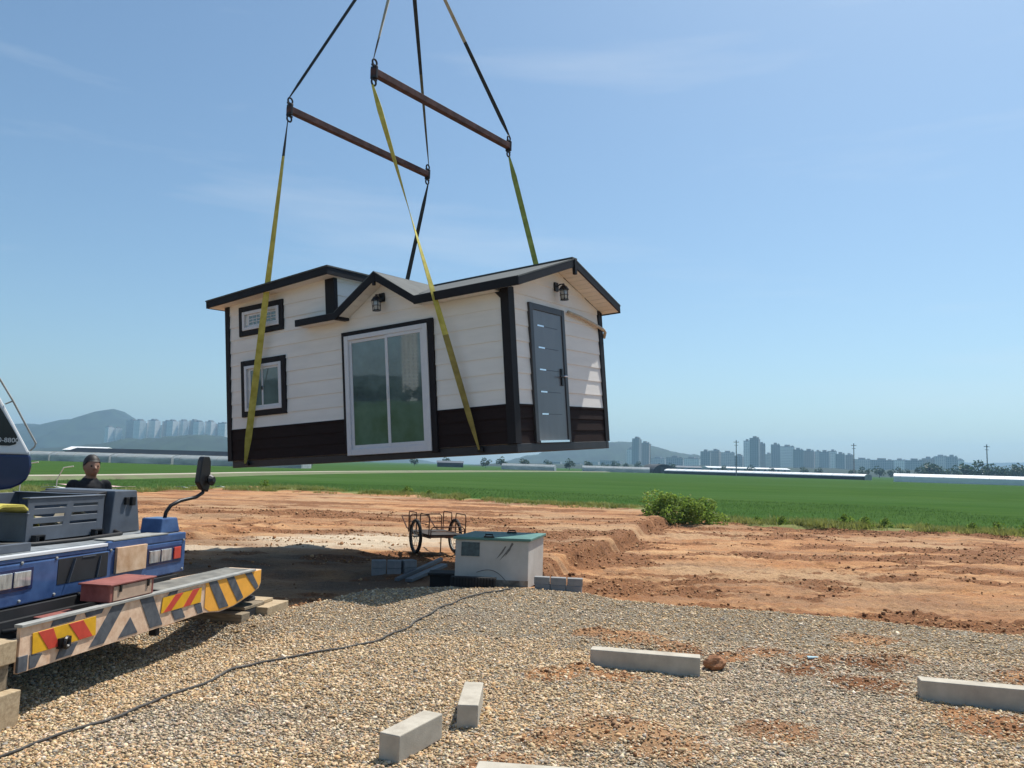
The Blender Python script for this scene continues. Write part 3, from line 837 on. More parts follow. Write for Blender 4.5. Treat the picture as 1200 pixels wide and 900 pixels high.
M_or = mat('stripe_orange', (.80, .38, .05), .55, var=.1, scale=8)
M_ry = mat('reflector_yellow', (.66, .36, .015), .4, var=.1, scale=15)
M_rr = mat('reflector_red', (.50, .055, .035), .4, var=.12, scale=15)
M_edge = mat('worn_edge', (.30, .30, .28), .6, var=.2, scale=10)
M_red = mat('red_oxide', (.22, .06, .05), .65, var=.25, scale=9, tint=(.31, .11, .09))
M_lens = mat('lamp_lens', (.58, .60, .60), .1, metal=.6, var=.5, scale=25, spec=.8, stretch=(1, 1, .2))

M_btop = mat('beam_top', (.13, .13, .12), .75, var=.35, scale=7, tint=(.24, .23, .20), bump=.2)
bmx = MB()
bmx.prism([(-.006, -.075, .16), (-.006, 2.02, .185), (-.006, 2.02, .452), (-.006, -.075, .452)], (-.03, 0, 0), 0)
bmx.box(-.34, -.04, -.07, 1.45, .20, .30, 6); bmx.box(-.34, -.04, 1.45, 2.02, .20, .452, 0)
bmx.prism([(-.004, 2.02, .19), (-.004, 2.28, .152), (-.004, 2.53, .163), (-.004, 2.84, .222), (-.004, 3.0, .268), (-.004, 3.04, .32), (-.004, 3.04, .455), (-.004, 2.02, .47)], (-.36, 0, 0), 0)
bmx.box(-.05, .012, -.085, 1.45, .455, .474, 3); bmx.box(-.33, -.051, 1.45, 2.9, .455, .472, 7); bmx.box(-.05, .012, 1.451, 2.9, .455, .474, 3)
def plate(poly, mi, x=.0):
    bmx.prism([(x, y, z) for y, z in poly], (.0035, 0, 0), mi)
X = -.0055
for poly in ([(.014, .262), (.125, .25), (.075, .172), (.02, .168)], [(.284, .25), (.454, .256), (.406, .181), (.251, .178)], [(.79, .45), (.94, .45), (.728, .19), (.568, .188)],
             [(1.009, .332), (1.113, .193), (.88, .193)], [(1.109, .45), (1.279, .45), (1.429, .197), (1.262, .197)], [(1.534, .287), (1.684, .286), (1.747, .20), (1.594, .20)],
             [(1.863, .287), (1.972, .288), (2.012, .195), (1.93, .195)], [(.2, .45), (.42, .45), (.40, .415), (.18, .412)], [(.5, .45), (.70, .45), (.68, .418), (.52, .415)], [(1.50, .45), (1.62, .45), (1.60, .425), (1.47, .422)]):
    plate(poly, 1, X)
bmx.box(-.02, .0, -.079, .0, .165, .268, 1)
plate([(2.03, .455), (2.03, .23), (2.11, .185), (2.28, .165), (2.53, .173), (2.84, .232), (2.99, .275), (3.03, .325), (3.03, .45)], 2, -.0035)
for poly in ([(2.064, .458), (2.204, .458), (2.433, .182), (2.274, .182)], [(2.362, .456), (2.501, .455), (2.70, .222), (2.59, .200)], [(2.70, .453), (2.837, .45), (2.99, .288), (2.93, .262)]):
    plate(poly, 1, .0004)
plate([(.021, .402), (.617, .409), (.627, .27), (.032, .262)], 4, -.0018)
for poly in ([(.066, .40), (.20, .402), (.27, .266), (.17, .266)], [(.342, .402), (.483, .404), (.593, .272), (.459, .27)]): plate(poly, 5, .0012)
plate([(1.403, .418), (1.967, .427), (1.961, .292), (1.389, .291)], 4, -.0018)
for poly in ([(1.577, .42), (1.689, .421), (1.524, .293), (1.418, .293)], [(1.826, .423), (1.934, .425), (1.799, .293), (1.694, .293)]): plate(poly, 5, .0012)
bmx.build('outrigger_beam', [M_pink, M_sgrey, M_or, M_edge, M_ry, M_rr, M_dark, M_btop], truck, bevel=.002, seg=1)
ey = MB(); ey.torus((.03, .305, .285), (1, .3, 0), .035, .014, 16, 6); ey.box(-.004, .02, .25, .36, .25, .32); ey.build('tow_eye', M_black, truck)
jk = MB(); jk.tube([(-.17, 2.92, .30), (-.17, 2.92, .17)], .07, 12); jk.lathe([(.16, .0), (.16, .025), (.08, .05)], (-.17, 2.92, .155), 16); jk.build('jack_foot', M_dark, truck)
jl = MB(); jl.box(-.12, -.05, 1.42, 1.46, .10, .19); jl.build('stowed_pin', M_dark, truck)

fp = MB()
fp.box(-.47, -.43, -.9, 2.33, .50, .80); fp.box(-.47, -.432, -.9, 1.24, .80, .835); fp.box(-.47, -.43, 1.24, 2.33, .80, .872)
fp.prism([(-.471, 2.331, .50), (-.471, 2.331, .872), (-.95, 2.36, .872), (-.95, 2.36, .52)], (0, -.03, 0))
panel = fp.build('bumper_panel', M_blue, truck, bevel=.012)
MB().box(-.52, -.426, -.9, 1.236, .836, .862).build('edge_strip', M_white, truck, bevel=.004)
MB().box(-.62, -.428, 1.30, 2.05, .873, .882).build('edge_strip', M_edge, truck)
op = MB(); op.box(-.432, -.427, .70, 1.25, .595, .79); op.build('grille_opening', M_dark, truck, bevel=.004)
gb = MB(); gb.beam((-.425, .80, .60), (-.425, .86, .78), .004, .04, (1, 0, 0)); gb.beam((-.425, 1.12, .60), (-.425, 1.15, .77), .004, .025, (1, 0, 0)); gb.box(-.427, -.422, .95, 1.10, .775, .782); gb.build('grille_bar', M_grey, truck)
def headlight(y0, y1, amber):
    hb = MB(); ring(hb, 0, 1, 0, 1, .1, 0, 1) if False else None
    hb.box(-.432, -.424, y0, y1, .605, .765)
    h = hb.build('headlight', M_navy, truck, bevel=.006)
    w = y1 - y0
    if amber > 0: spots = [(y0 + .03, y0 + .18), (y0 + .20, y0 + .35)]; am = (y0 + .385, y1 - .03)
    else: spots = [(y1 - .18, y1 - .03), (y1 - .35, y1 - .20)]; am = (y0 + .03, y1 - .385)
    for a, b in spots:
        MB().box(-.424, -.414, a, b, .632, .742).build('lamp', M_lens, h, bevel=.006)
    MB().box(-.424, -.414, am[0], am[1], .635, .745).build('turn_signal', M_rr, h, bevel=.006)
headlight(1.75, 2.27, 1)
headlight(-.06, .46, -1)
pl = MB().box(-.43, -.405, 1.33, 1.72, .60, .815).build('number_plate', mat('orange_plate', (.58, .33, .17), .5, var=.22, scale=9, tint=(.68, .48, .32)), truck, bevel=.004)
ch = MB()
ch.box(-8.2, -.475, -.04, 2.30, .845, .868, 0)
ch.build('deck', M_deck, truck)
cf = MB(); cf.box(-8.2, -.475, .25, 2.0, .40, .844); cf.box(-8.2, -.9, -.04, .0, .55, .844); cf.box(-8.2, -.9, 2.26, 2.30, .55, .844); cf.box(-.46, -.36, .1, 2.1, .20, .42); cf.box(-.47, -.40, -.5, 2.2, .40, .49)
cf.build('chassis', M_dark, truck)
for x in (-1.9, -3.4, -6.2, -7.4):
    for y in (.0, 2.26):
        w = MB().torus((x, y, .50), (0, 1, 0), .34, .15, 28, 10).build('wheel', M_rub, truck, smooth=True)
        MB().lathe([(.22, -.08), (.24, -.02), (.24, .05), (.1, .08)], (x, y, .5), 18, 0, Matrix.Rotation(R(90), 3, 'X')).build('rim', M_white, w)
# red tool box on the beam
rb = MB(); rb.box(-.27, -.012, .765, 1.285, .476, .60)
rbo = rb.build('tool_box', M_red, truck, bevel=.006)
MB().box(-.285, .004, .75, 1.30, .60, .612).build('lid', M_red, rbo, bevel=.003)
fr = MB(); fr.box(-.012, -.007, .80, 1.25, .485, .59); fr.build('sunlit_front', mat('sunlit_box_red', (.42, .30, .22), .65, var=.15, scale=9), rbo)  # red box front coloured paler and tan as its sunlit face
for y in (.86, 1.19): MB().box(-.008, .004, y, y + .02, .545, .598).build('clasp', M_black, rbo)
MB().box(-.36, -.055, .42, .764, .40, .412).build('tray', M_red, rbo)
# slotted basket
bk_ = MB()
xb_ = -.86
for z0, z1 in ((.885, 1.0), (1.022, 1.072), (1.094, 1.145), (1.167, 1.225)): bk_.box(xb_ - .008, xb_, .83, 1.70, z0, z1)
for y0, y1 in ((.83, .90), (1.62, 1.70)): bk_.box(xb_ - .0085, xb_ + .0005, y0, y1, .8852, 1.2248)
bk_.prism([(xb_ - .0082, 1.19, .886), (xb_ - .0082, 1.27, .886), (xb_ - .0082, 1.34, 1.224), (xb_ - .0082, 1.26, 1.224)], (.0088, 0, 0))
bk_.box(-1.75, xb_ - .008, .83, .84, .885, 1.10); bk_.box(-1.75, xb_ - .008, 1.69, 1.70, .885, 1.225); bk_.box(-1.76, -1.75, .83, 1.70, .885, 1.225)
bk_.box(-1.75, xb_ - .01, .84, 1.69, .885, .90)
bk_.box(-1.78, xb_ + .012, .82, .845, 1.10, 1.112); bk_.box(xb_ - .06, xb_ + .01, .83, 1.70, 1.2252, 1.234); bk_.box(-1.78, xb_ - .061, 1.64, 1.71, 1.2252, 1.234)
basket = bk_.build('deck_basket', M_grey, truck, bevel=.003, seg=1)
for y in (.93, 1.60):
    f_ = ring(MB(), -.05, .05, .872, .935, .012, 0, .05)
    f_.v = [(xb_ + .055 - b_, y + a_, c_) for a_, b_, c_ in f_.v]
    f_.build('foot_bracket', M_black, truck, bevel=.002)
# grey equipment box
gbx = MB().prism([(xb_, 1.80, .872), (xb_, 2.22, .872), (xb_ - .02, 2.17, 1.26), (xb_ - .02, 1.86, 1.26)], (-.75, 0, 0)).build('equipment_box', M_grey, truck, bevel=.01)
MB().prism([(xb_ - .1, 1.72, .872), (xb_ - .1, 1.80, .872), (xb_ - .1, 1.86, 1.255), (xb_ - .1, 1.72, 1.24)], (-.6, 0, 0)).build('side_housing', M_dark, truck, bevel=.006)
hk = MB(); hk.box(xb_ - .013, xb_ + .015, 1.98, 2.02, 1.13, 1.2); hk.box(xb_ - .013, xb_ + .02, 2.06, 2.11, 1.12, 1.2); hk.build('handle', M_black, gbx, bevel=.004)
# mirror
MB().prism([(-.50, 2.03, .873), (-.50, 2.33, .873), (-.51, 2.29, 1.01), (-.51, 2.06, 1.01)], (-.22, 0, 0)).build('mirror_pedestal', M_blue, truck, bevel=.012)
ma = MB().tube([(-.58, 2.19, 1.0), (-.57, 2.19, 1.06), (-.55, 2.23, 1.125), (-.53, 2.34, 1.165), (-.51, 2.58, 1.195), (-.50, 2.67, 1.235), (-.50, 2.68, 1.30), (-.50, 2.66, 1.42)], .018, 8).build('mirror_arm', M_black, truck, smooth=True)
mh_ = MB().prism([(-.47, 2.55, 1.34), (-.47, 2.62, 1.27), (-.47, 2.72, 1.24), (-.47, 2.75, 1.30), (-.47, 2.74, 1.55), (-.47, 2.71, 1.60), (-.47, 2.61, 1.60), (-.47, 2.58, 1.56)], (-.07, .02, 0)).build('mirror', M_black, truck, bevel=.012)
MB().lathe([(.05, 0), (.06, .02), (.03, .05)], (-.45, 2.70, 1.36), 10, 0, Matrix.Rotation(R(80), 3, 'Y')).build('mirror_knob', M_black, truck)
# operator cab
NOSE, CF, CB = Vector((-4.55, 7.6, 0)), Vector((.8, .6, 0)), Vector((-.6, .8, 0))
def cabp(s_, z, d=0): return TMI @ (NOSE + CF * s_ + CB * d + Vector((0, 0, z)))
def cab_prism(poly, d0, d1, name, m, par, bev=.0):
    mb = MB(); mb.prism([cabp(s_, z, d0) for s_, z in poly], cabp(0, 0, d1) - cabp(0, 0, d0))
    return mb.build(name, m, par, bevel=bev)
cabm = cab_prism([(-.62, 2.66), (-.312, 2.10), (-.023, 1.57), (-1.7, 1.57), (-1.7, 2.66)], 0, .95, 'cab', M_white, truck, .02)
cab_prism([(-.023, 1.568), (-.006, 1.46), (-.015, 1.40), (-.04, 1.335), (-.085, 1.286), (-.164, 1.246), (-.26, 1.23), (-1.7, 1.20), (-1.7, 1.568)], -.004, .954, 'cab_base', M_navy, cabm, .02)
cab_prism([(-.60, 2.55), (-.335, 2.06), (-.150, 1.745), (-.138, 1.70), (-.155, 1.665), (-.20, 1.65), (-1.5, 1.65), (-1.5, 2.55)], -.006, -.001, 'side_window', mat('cab_glass', (.010, .013, .016), .05, var=.1, spec=.5), cabm)
fc = bpy.data.curves.new('window_lettering', 'FONT'); fc.body = '0-8800'; fc.size = .060; fc.extrude = .0006
fc.materials.append(mat('sticker_white', (.70, .70, .70), .5))
ft = bpy.data.objects.new('lettering_source', fc); COL.objects.link(ft)
fme = bpy.data.meshes.new_from_object(ft.evaluated_get(bpy.context.evaluated_depsgraph_get()))
bpy.data.objects.remove(ft)
fo = bpy.data.objects.new('window_lettering', fme); COL.objects.link(fo)
fo.parent = cabm
o_ = cabp(-.30, 1.682, -.0075); ax_ = (cabp(1, 0) - cabp(0, 0)); az_ = Vector((0, 0, 1)); an_ = ax_.cross(az_)
fo.matrix_local = Matrix(((ax_.x, az_.x, an_.x, o_.x), (ax_.y, az_.y, an_.y, o_.y), (ax_.z, az_.z, an_.z, o_.z), (0, 0, 0, 1)))
gr_ = MB()
gr_.tube([cabp(-.60, 2.70, .0), cabp(-.326, 2.264, -.02), cabp(-.208, 2.071, -.02), cabp(-.06, 1.80, -.02), cabp(.008, 1.68, -.02), cabp(.0, 1.645, -.01), cabp(-.03, 1.61, .01)], .009, 6)
gr_.tube([cabp(-.265, 2.04, .01), cabp(-.208, 2.071, -.02)], .007, 6)
gr_.build('grab_rail', M_edge, cabm)
tu = MB(); tu.lathe([(.62, .0), (.62, .22), (.55, .30)], (-2.75, 1.15, .87), 24); tu.box(-4.6, -2.5, .7, 1.6, 1.12, 1.9); tu.build('turntable', M_grey, truck, bevel=.02)

M_hose = mat('hose_rubber', (.02, .02, .021), .6, var=.2)
for k, pts_ in enumerate(([(-.95, .3, .875), (-.8, .45, .90), (-.7, .75, .885), (-.66, 1.2, .885), (-.7, 1.75, .888), (-.9, 1.9, .90)],
                          [(-.36, .15, .36), (-.30, .5, .345), (-.25, 1.0, .35), (-.20, 1.40, .33)], [(-.40, .9, .50), (-.36, 1.1, .44), (-.30, 1.25, .38), (-.2, 1.40, .34)])):
    MB().tube(pts_, .016, 7).build('hydraulic_hose', M_hose, truck, smooth=True)
for y in (-.02, .35, .68, 1.28, 1.74, 2.29):
    for z in (.53, .80): MB().lathe([(.012, 0), (.012, .006), (.006, .009)], (-.43, y, z), 6, 0, Matrix.Rotation(R(90), 3, 'Y')).build('bolt', M_edge, truck)
MB().box(-.55, -.50, .2, .5, .868, .93).build('step_block', M_grey, truck, bevel=.005)
def sling_fold(pts, w, name, label, m):
    mb = MB()
    P = [Vector(p) for p in pts]
    for i in range(len(P) - 1):
        t = (P[i + 1] - P[i]).normalized(); s_ = Vector((.98, -.198, 0))
        mb.prism([P[i] - s_ * w / 2, P[i] + s_ * w / 2, P[i + 1] + s_ * w / 2, P[i + 1] - s_ * w / 2], (0, 0, .018))
    return tag(mb.build(name, m), label, 'sling')
TW = lambda x, y, z: TMI.inverted() @ Vector((x, y, z))
sling_fold([TW(-1.0, .28, .93), TW(-1.0, .4, 1.10), TW(-1.0, .58, 1.17), TW(-1.0, .78, 1.165), TW(-1.02, .90, 1.09), TW(-1.04, 1.0, .99)], .30, 'folded_sling', 'yellow webbing sling draped over the grey deck basket', M_yel)
sling_fold([TW(-1.0, .95, .95), TW(-1.0, 1.1, 1.05), TW(-1.0, 1.3, .96), TW(-1.02, 1.45, 1.11), TW(-1.0, 1.62, 1.03)], .16, 'folded_sling', 'pale yellow sling heaped inside the slotted deck basket', M_tan)

# ------------------------------------------------------------------ timbers under the outrigger
M_wood = mat('sleeper_wood', (.40, .29, .17), .8, var=.25, scale=6, stretch=(1, 8, 8), tint=(.50, .39, .25), bump=.3, bscale=40)
M_wood2 = mat('old_wood', (.20, .155, .10), .85, var=.3, scale=6, stretch=(1, 8, 8), tint=(.30, .24, .165), bump=.3, bscale=40)
def timber(x0, x1, y0, y1, z0, z1, lab, m, grp='timbers packed under the crane beam'):
    c = TW((x0 + x1) / 2, (y0 + y1) / 2, z0)
    o = MB().box(-(x1 - x0) / 2, (x1 - x0) / 2, -(y1 - y0) / 2, (y1 - y0) / 2, 0, z1 - z0).build('timber', m, None, bevel=.006)
    o.location = c; o.rotation_euler = (0, 0, TA)
    return tag(o, lab, 'timber', grp)
gnd = gz(-2.6, 8.2)
timber(-.75, .10, 3.02, 3.48, -.08, .075, 'thick pale timber sleeper at the right end of the striped beam', M_wood)
timber(-.72, .04, 2.62, 2.78, -.06, .07, 'short brown timber left of the dark gap under the beam end', M_wood2)
timber(-.80, -.02, 2.78, 3.18, .076, .108, 'weathered plank lying under the jack foot of the beam', M_wood2)
timber(-.78, -.04, 3.185, 3.40, .077, .112, 'narrow plank beside the jack foot on the pale sleeper', M_wood)
dk = MB().box(-.6, -.02, 2.79, 3.0, -.05, .07); dko = dk.build('steel_channel', M_dark); dko.matrix_world = TMI.inverted(); tag(dko, 'dark hollow steel channel between the timbers under the beam end', 'steel channel')
timber(-.5, .0, -1.0, -.10, .24, .385, 'pale timber on top at the near end of the striped beam', M_wood)
timber(-.48, -.03, -1.0, -.12, .075, .238, 'brown timber in the middle of the near stack', M_wood2)
timber(-.45, .05, -1.0, -.09, -.16, .074, 'pale timber lying lowest in the near stack on gravel', M_wood)

# ------------------------------------------------------------------ stone kerbs and blocks
M_conc = mat('cast_concrete', (.41, .37, .305), .9, spec=.1, var=.14, scale=7, tint=(.50, .46, .385), bump=.15, bscale=140)
def kerb(a, b, w, z0, z1, lab, sx=1.0):
    a, b = Vector((*a, 0)), Vector((*b, 0)); c = (a + b) / 2; d = b - a
    Ln = d.length
    o = MB().box(-Ln / 2, Ln / 2, 0, w, z0, z1).build('kerb_stone', M_conc, None, bevel=.006)
    o.location = c; o.rotation_euler = (0, 0, math.atan2(d.y, d.x))
    return tag(o, lab, 'kerb stone', 'loose concrete kerb stones on the gravel')
kerb((.69, 6.56), (1.53, 6.36), .13, -.06, .142, 'long concrete kerb stone half sunk in gravel beside a red clay lump')
kerb((2.98, 5.83), (3.97, 5.55), .13, -.06, .152, 'long concrete kerb stone cut off by the right edge of the photo')
kerb((-.548, 4.395), (-.35, 4.80), .13, .0, .145, 'short concrete kerb stone lying slanted, nearest to the black cable')
kerb((-.15, 4.985), (-.135, 5.50), .128, .0, .142, 'short concrete kerb stone pointing straight away on the gravel')
kerb((-.13, 4.02), (.6, 3.93), .13, -.03, .12, 'concrete kerb stone at the very bottom edge of the photo')
# clay lump
def rock(c, r, seed, name, m, lab=None, cat=None, squash=.7):
    bm = MB().ball((0, 0, 0), r, 9)
    v = np.array(bm.v); k = 1 + .5 * fbm(v[:, 0] / r * 1.3 + seed, v[:, 1] / r * 1.3 + v[:, 2] / r * 1.7, seed, 3)
    v = v * k[:, None] * np.array([1, 1, squash]); bm.v = [tuple(q) for q in v]
    o = bm.build(name, m, None, smooth=False); o.location = c
    return tag(o, lab, cat) if lab else o
M_clay = mat('red_clay', (.30, .125, .06), .95, var=.3, scale=14, tint=(.40, .20, .10), bump=.5, bscale=60)
rock((1.72, 6.62, .05), .085, 4, 'clay_lump', M_clay, 'lump of red clay at the right end of the kerb stone', 'clay lump')
bl = MB().prism([(0, 0, 0), (.09, .01, 0), (.1, .05, 0), (.01, .06, 0)], (.0, 0, .012)).build('plastic_scrap', mat('pale_blue_plastic', (.34, .48, .52), .4)); bl.location = (2.56, 6.86, gz(2.56, 6.86) + .01)
tag(bl, 'scrap of pale blue plastic lying on the gravel', 'scrap')

# black cable on the gravel
pts = [(-3.2, 3.9), (-2.72, 4.47), (-2.59, 4.64), (-2.45, 4.83), (-2.38, 4.98), (-2.31, 5.19), (-2.21, 5.46), (-2.09, 5.82), (-2.02, 6.12), (-1.92, 6.34), (-1.67, 6.60), (-1.38, 6.92), (-1.11, 7.33), (-.96, 7.78), (-.84, 8.45), (-.69, 9.05), (-.49, 9.62), (-.28, 10.02), (-.05, 10.28), (.12, 10.5)]
cv = []
for i in range(len(pts) - 1):
    for k in range(4):
        f = k / 4; x = pts[i][0] * (1 - f) + pts[i + 1][0] * f; y = pts[i][1] * (1 - f) + pts[i + 1][1] * f
        x += .015 * math.sin(y * 9) ; cv.append((x, y, gz(x, y) + .016))
tag(MB().tube(cv, .0095, 6).build('power_cable', mat('cable_rubber', (.07, .065, .06), .85, var=.3, scale=8), None, smooth=True), 'black power cable snaking across the gravel to the white box', 'cable')

# ------------------------------------------------------------------ pump box
BXA = R(-5)
bz = gz(.1, 11.2)
pb = thing('pump_box', 'off white utility box with teal lid standing at the gravel edge', 'utility box', (-.71, 10.97, -.06), BXA)
M_bx = mat('box_shell', (.46, .435, .385), .6, var=.12, scale=2.2, tint=(.54, .52, .475), bump=.1)
sk_ = .16
bxm = MB(); bxm.prism([(0, 0, 0), (1.0, 0, 0), (1.0 + sk_, .96, 0), (sk_, .96, 0)], (0, 0, .635))
bxm.build('shell', M_bx, pb, bevel=.01)
lid = MB().prism([(-.03, -.035, .637), (1.03, -.035, .637), (1.035 + sk_, .99, .637), (sk_ - .03, .99, .637)], (0, 0, .035)).build('lid', mat('teal_lid', (.055, .17, .15), .5, var=.2, scale=3, tint=(.11, .25, .22)), pb, bevel=.006)
for x, y in ((.46, -.02), (.70, .80)):
    h = MB(); h.box(x - .07, x + .07, y - .02, y + .04, .672, .692); h.tube([(x - .05, y, .69), (x - .05, y, .712), (x + .05, y, .712), (x + .05, y, .69)], .01); h.build('lid_handle', M_black, lid)
sg = MB().box(.085, .335, -.012, 0, .415, .60).build('notice_plate', mat('faded_blue_plate', (.035, .065, .085), .4, var=.4, scale=18, tint=(.07, .12, .13)), pb)
stn = MB()
for a, b in (((.78, .60), (.60, .36)), ((.77, .61), (.68, .42)), ((.68, .56), (.56, .38))):
    stn.prism([(a[0], -.0015, a[1]), (a[0] + .02, -.0015, a[1]), ((a[0] + b[0]) / 2 + .03, -.0015, (a[1] + b[1]) / 2), (b[0], -.0015, b[1])], (0, -.0015, 0))
ar = [(.30 + .42 * i / 12, -.004, .20 + .05 * math.sin(PI * i / 12) - .12 * (i / 12) ** 3) for i in range(13)]
stn.tube(ar, .004, 4)
stn.build('dark_scuff', mat('scuff', (.16, .15, .135), .8, var=.3, scale=20), pb)
md = MB(); md.box(-.005, 1.005, -.004, -.001, 0, .11); md.build('mud_splash', mat('mud_stain', (.20, .14, .09), .9, var=.5, scale=9, tint=(.42, .37, .30)), pb)
dm = MB()
dm.box(0, .60, 0, .10, 0, .15)
for i in range(15): dm.box(.01 + i * .04, .03 + i * .04, -.02, 0, .01, .14)
dmo = dm.build('drain_crate', M_rub, None, bevel=.004); dmo.location = (-.74, 10.66, gz(-.5, 10.6) - .02); dmo.rotation_euler = (0, 0, BXA)
tag(dmo, 'black ribbed drain crate lying in front of the white box', 'drain crate')
tb = MB(); tb.prism([(0, 0, 0), (.34, 0, 0), (.36, .3, 0), (.02, .3, 0)], (0, 0, .17)); tb.box(-.03, .38, -.03, .33, .17, .205)
tbo = tb.build('black_tub', M_rub, None, bevel=.01); tbo.location = (-1.09, 11.45, gz(-.9, 11.5)); tag(tbo, 'black plastic tub against the left side of the white box', 'tub')
# grey blocks
M_blk = mat('cement_block', (.235, .235, .235), .9, var=.15, scale=9, bump=.4, bscale=70)
def block(x, y, z, rz, lab, dims=(.20, .12, .095)):
    o = MB().box(-dims[0] / 2, dims[0] / 2, -dims[1] / 2, dims[1] / 2, 0, dims[2]).build('cement_block', M_blk, None, bevel=.006)
    o.location = (x, y, z); o.rotation_euler = (0, 0, rz); return tag(o, lab, 'block')
zr = gz(.7, 10.55) - .015
for k, (nm) in enumerate(('nearest the white box', 'in the middle', 'at the right end')):
    x, y = .48 + k * .205, 10.66 - k * .035
    block(x, y, zr, R(-9), 'grey cement block in the bottom row right of the box, ' + nm)['group'] = 'cement blocks right of the white box'
    block(x + .01 * (k - 1), y + .004, zr + .096, R(-9 + k * 2), 'grey cement block in the top row right of the box, ' + nm)['group'] = 'cement blocks right of the white box'
zl = gz(-1.9, 12.6) - .01
for k, (dx, dy, dz_, rz, nm) in enumerate(((0, 0, 0, 12, 'lower left block of the shaded grey stack'), (.0, 0, .12, 14, 'upper left block of the shaded grey stack'), (.24, .02, 0, 8, 'lower middle block of the shaded grey stack'), (.24, .02, .12, 6, 'upper middle block of the shaded grey stack'), (.45, .12, 0, 38, 'lower right block of the shaded grey stack, turned'), (.45, .12, .12, 34, 'upper right block of the shaded grey stack, turned'))):
    block(-2.02 + dx, 12.72 + dy, zl + dz_, R(rz), nm, (.22, .16, .115))['group'] = 'shaded block stack behind the gravel'
# grey pipes / boards next to the tub
def board(a, b, w, h, lab, m):
    za, zb = gz(*a), gz(*b)
    o = MB().beam((a[0], a[1], za + h / 2 + .01), (b[0], b[1], zb + h / 2 + .09), w, h).build('grey_board', m, None, bevel=.004)
    return tag(o, lab, 'board')
M_pvc = mat('grey_pvc', (.13, .14, .15), .5, var=.15, scale=3)
board((-1.66, 12.2), (-1.12, 13.7), .07, .05, 'thin grey board lying in shade left of the black tub', M_pvc)
board((-1.47, 12.1), (-1.02, 13.1), .12, .05, 'wider grey board lying next to the black tub', M_pvc)

# ------------------------------------------------------------------ handcart
ca_ = math.atan2(.32, .67)
zc = gz(-1.4, 15.4)
cart = thing('handcart', 'rusty two wheeled handcart with hoop rails behind the white box', 'handcart', (-1.385, 15.39, zc), ca_)
M_rust = mat('rusty_steel', (.085, .04, .025), .8, metal=.2, var=.4, scale=14, tint=(.16, .07, .04))
for sx in (-.40, .40):
    w = MB().torus((sx, 0, .325), (1, 0, 0),   .292, .034, 36, 8).build('wheel', M_rub, cart, smooth=True)
    r_ = MB().torus((sx, 0, .325), (1, 0, 0), .268, .012, 36, 5)
    for k in range(18):
        a = 2 * PI * k / 18; r_.tube([(sx + (.02 if k % 2 else -.02), .02 * math.cos(a), .325 + .02 * math.sin(a)), (sx, .268 * math.cos(a), .325 + .268 * math.sin(a))], .0028, 4)
    r_.tube([(sx - .05, 0, .325), (sx + .05, 0, .325)], .022, 8)
    r_.build('rim', M_edge, w)
fr = MB(); fr.tube([(-.45, 0, .325), (.45, 0, .325)], .015, 6)
for y in (-.62, .55): fr.beam((-.34, y, .36), (.34, y, .36), .03, .03)
for x in (-.33, 0, .33): fr.beam((x, -.62, .35), (x, .55, .35), .03, .035)
fr.tube([(.30, .55, .36), (.30, .85, .42), (.28, 1.25, .62)], .014, 6); fr.tube([(-.30, .55, .36), (-.30, .85, .42), (-.28, 1.25, .62)], .014, 6); fr.tube([(-.28, 1.25, .62), (.28, 1.25, .62)], .014, 6)
fr.tube([(0, -.3, .34), (0, -.3, .04)], .012, 6)
fr.build('frame', M_rust, cart)
MB().box(-.34, .34, -.62, .55, .378, .40).build('bed', mat('cart_bed', (.04, .03, .025), .85, var=.4, scale=8), cart)
def hoop(x0, y0, x1, y1, h):
    m = MB(); m.tube([(x0, y0, .36), (x0, y0, .36 + h - .04), (x0 + (x1 - x0) * .06, y0 + (y1 - y0) * .06, .36 + h), (x1 - (x1 - x0) * .06, y1 - (y1 - y0) * .06, .36 + h), (x1, y1, .36 + h - .04), (x1, y1, .36)], .011, 6)
    m.tube([(x0, y0, .36 + h * .55), (x1, y1, .36 + h * .55)], .008, 5)
    m.build('hoop_rail', M_rust, cart)
hoop(-.36, -.62, -.36, -.12, .40); hoop(-.36, .1, -.36, .55, .40); hoop(.36, -.62, .36, -.12, .40); hoop(.36, .1, .36, .55, .40); hoop(-.33, .57, .33, .57, .34); hoop(-.33, -.64, .33, -.64, .18)

# ------------------------------------------------------------------ person behind the carrier
def remeshed(mb, name, m, parent, vox=.011):
    o = mb.build(name, m, parent, smooth=True)
    r = o.modifiers.new('skin', 'REMESH'); r.mode = 'VOXEL'; r.voxel_size = vox; r.use_smooth_shade = True
    s_ = o.modifiers.new('soft', 'SMOOTH'); s_.factor = .5; s_.iterations = 4
    return o
PX, PY = -4.70, 8.95
zp = gz(PX, PY) - .0
ps = thing('person', 'person in black t-shirt standing behind the crane deck facing the cabin', 'person', (PX, PY, zp), R(-42))
S = 1.0
def limb(mb, pts, rs, n_=12):
    mb.tube(pts, rs, n_)
    for p, r in zip(pts, rs): mb.ball(p, r * .99, 8)
body = MB()                                    # local: faces +X, left hand +Y
limb(body, [(0, 0, .92), (0, 0, 1.10), (.0, 0, 1.30), (-.01, 0, 1.40)], [.135, .125, .14, .09])
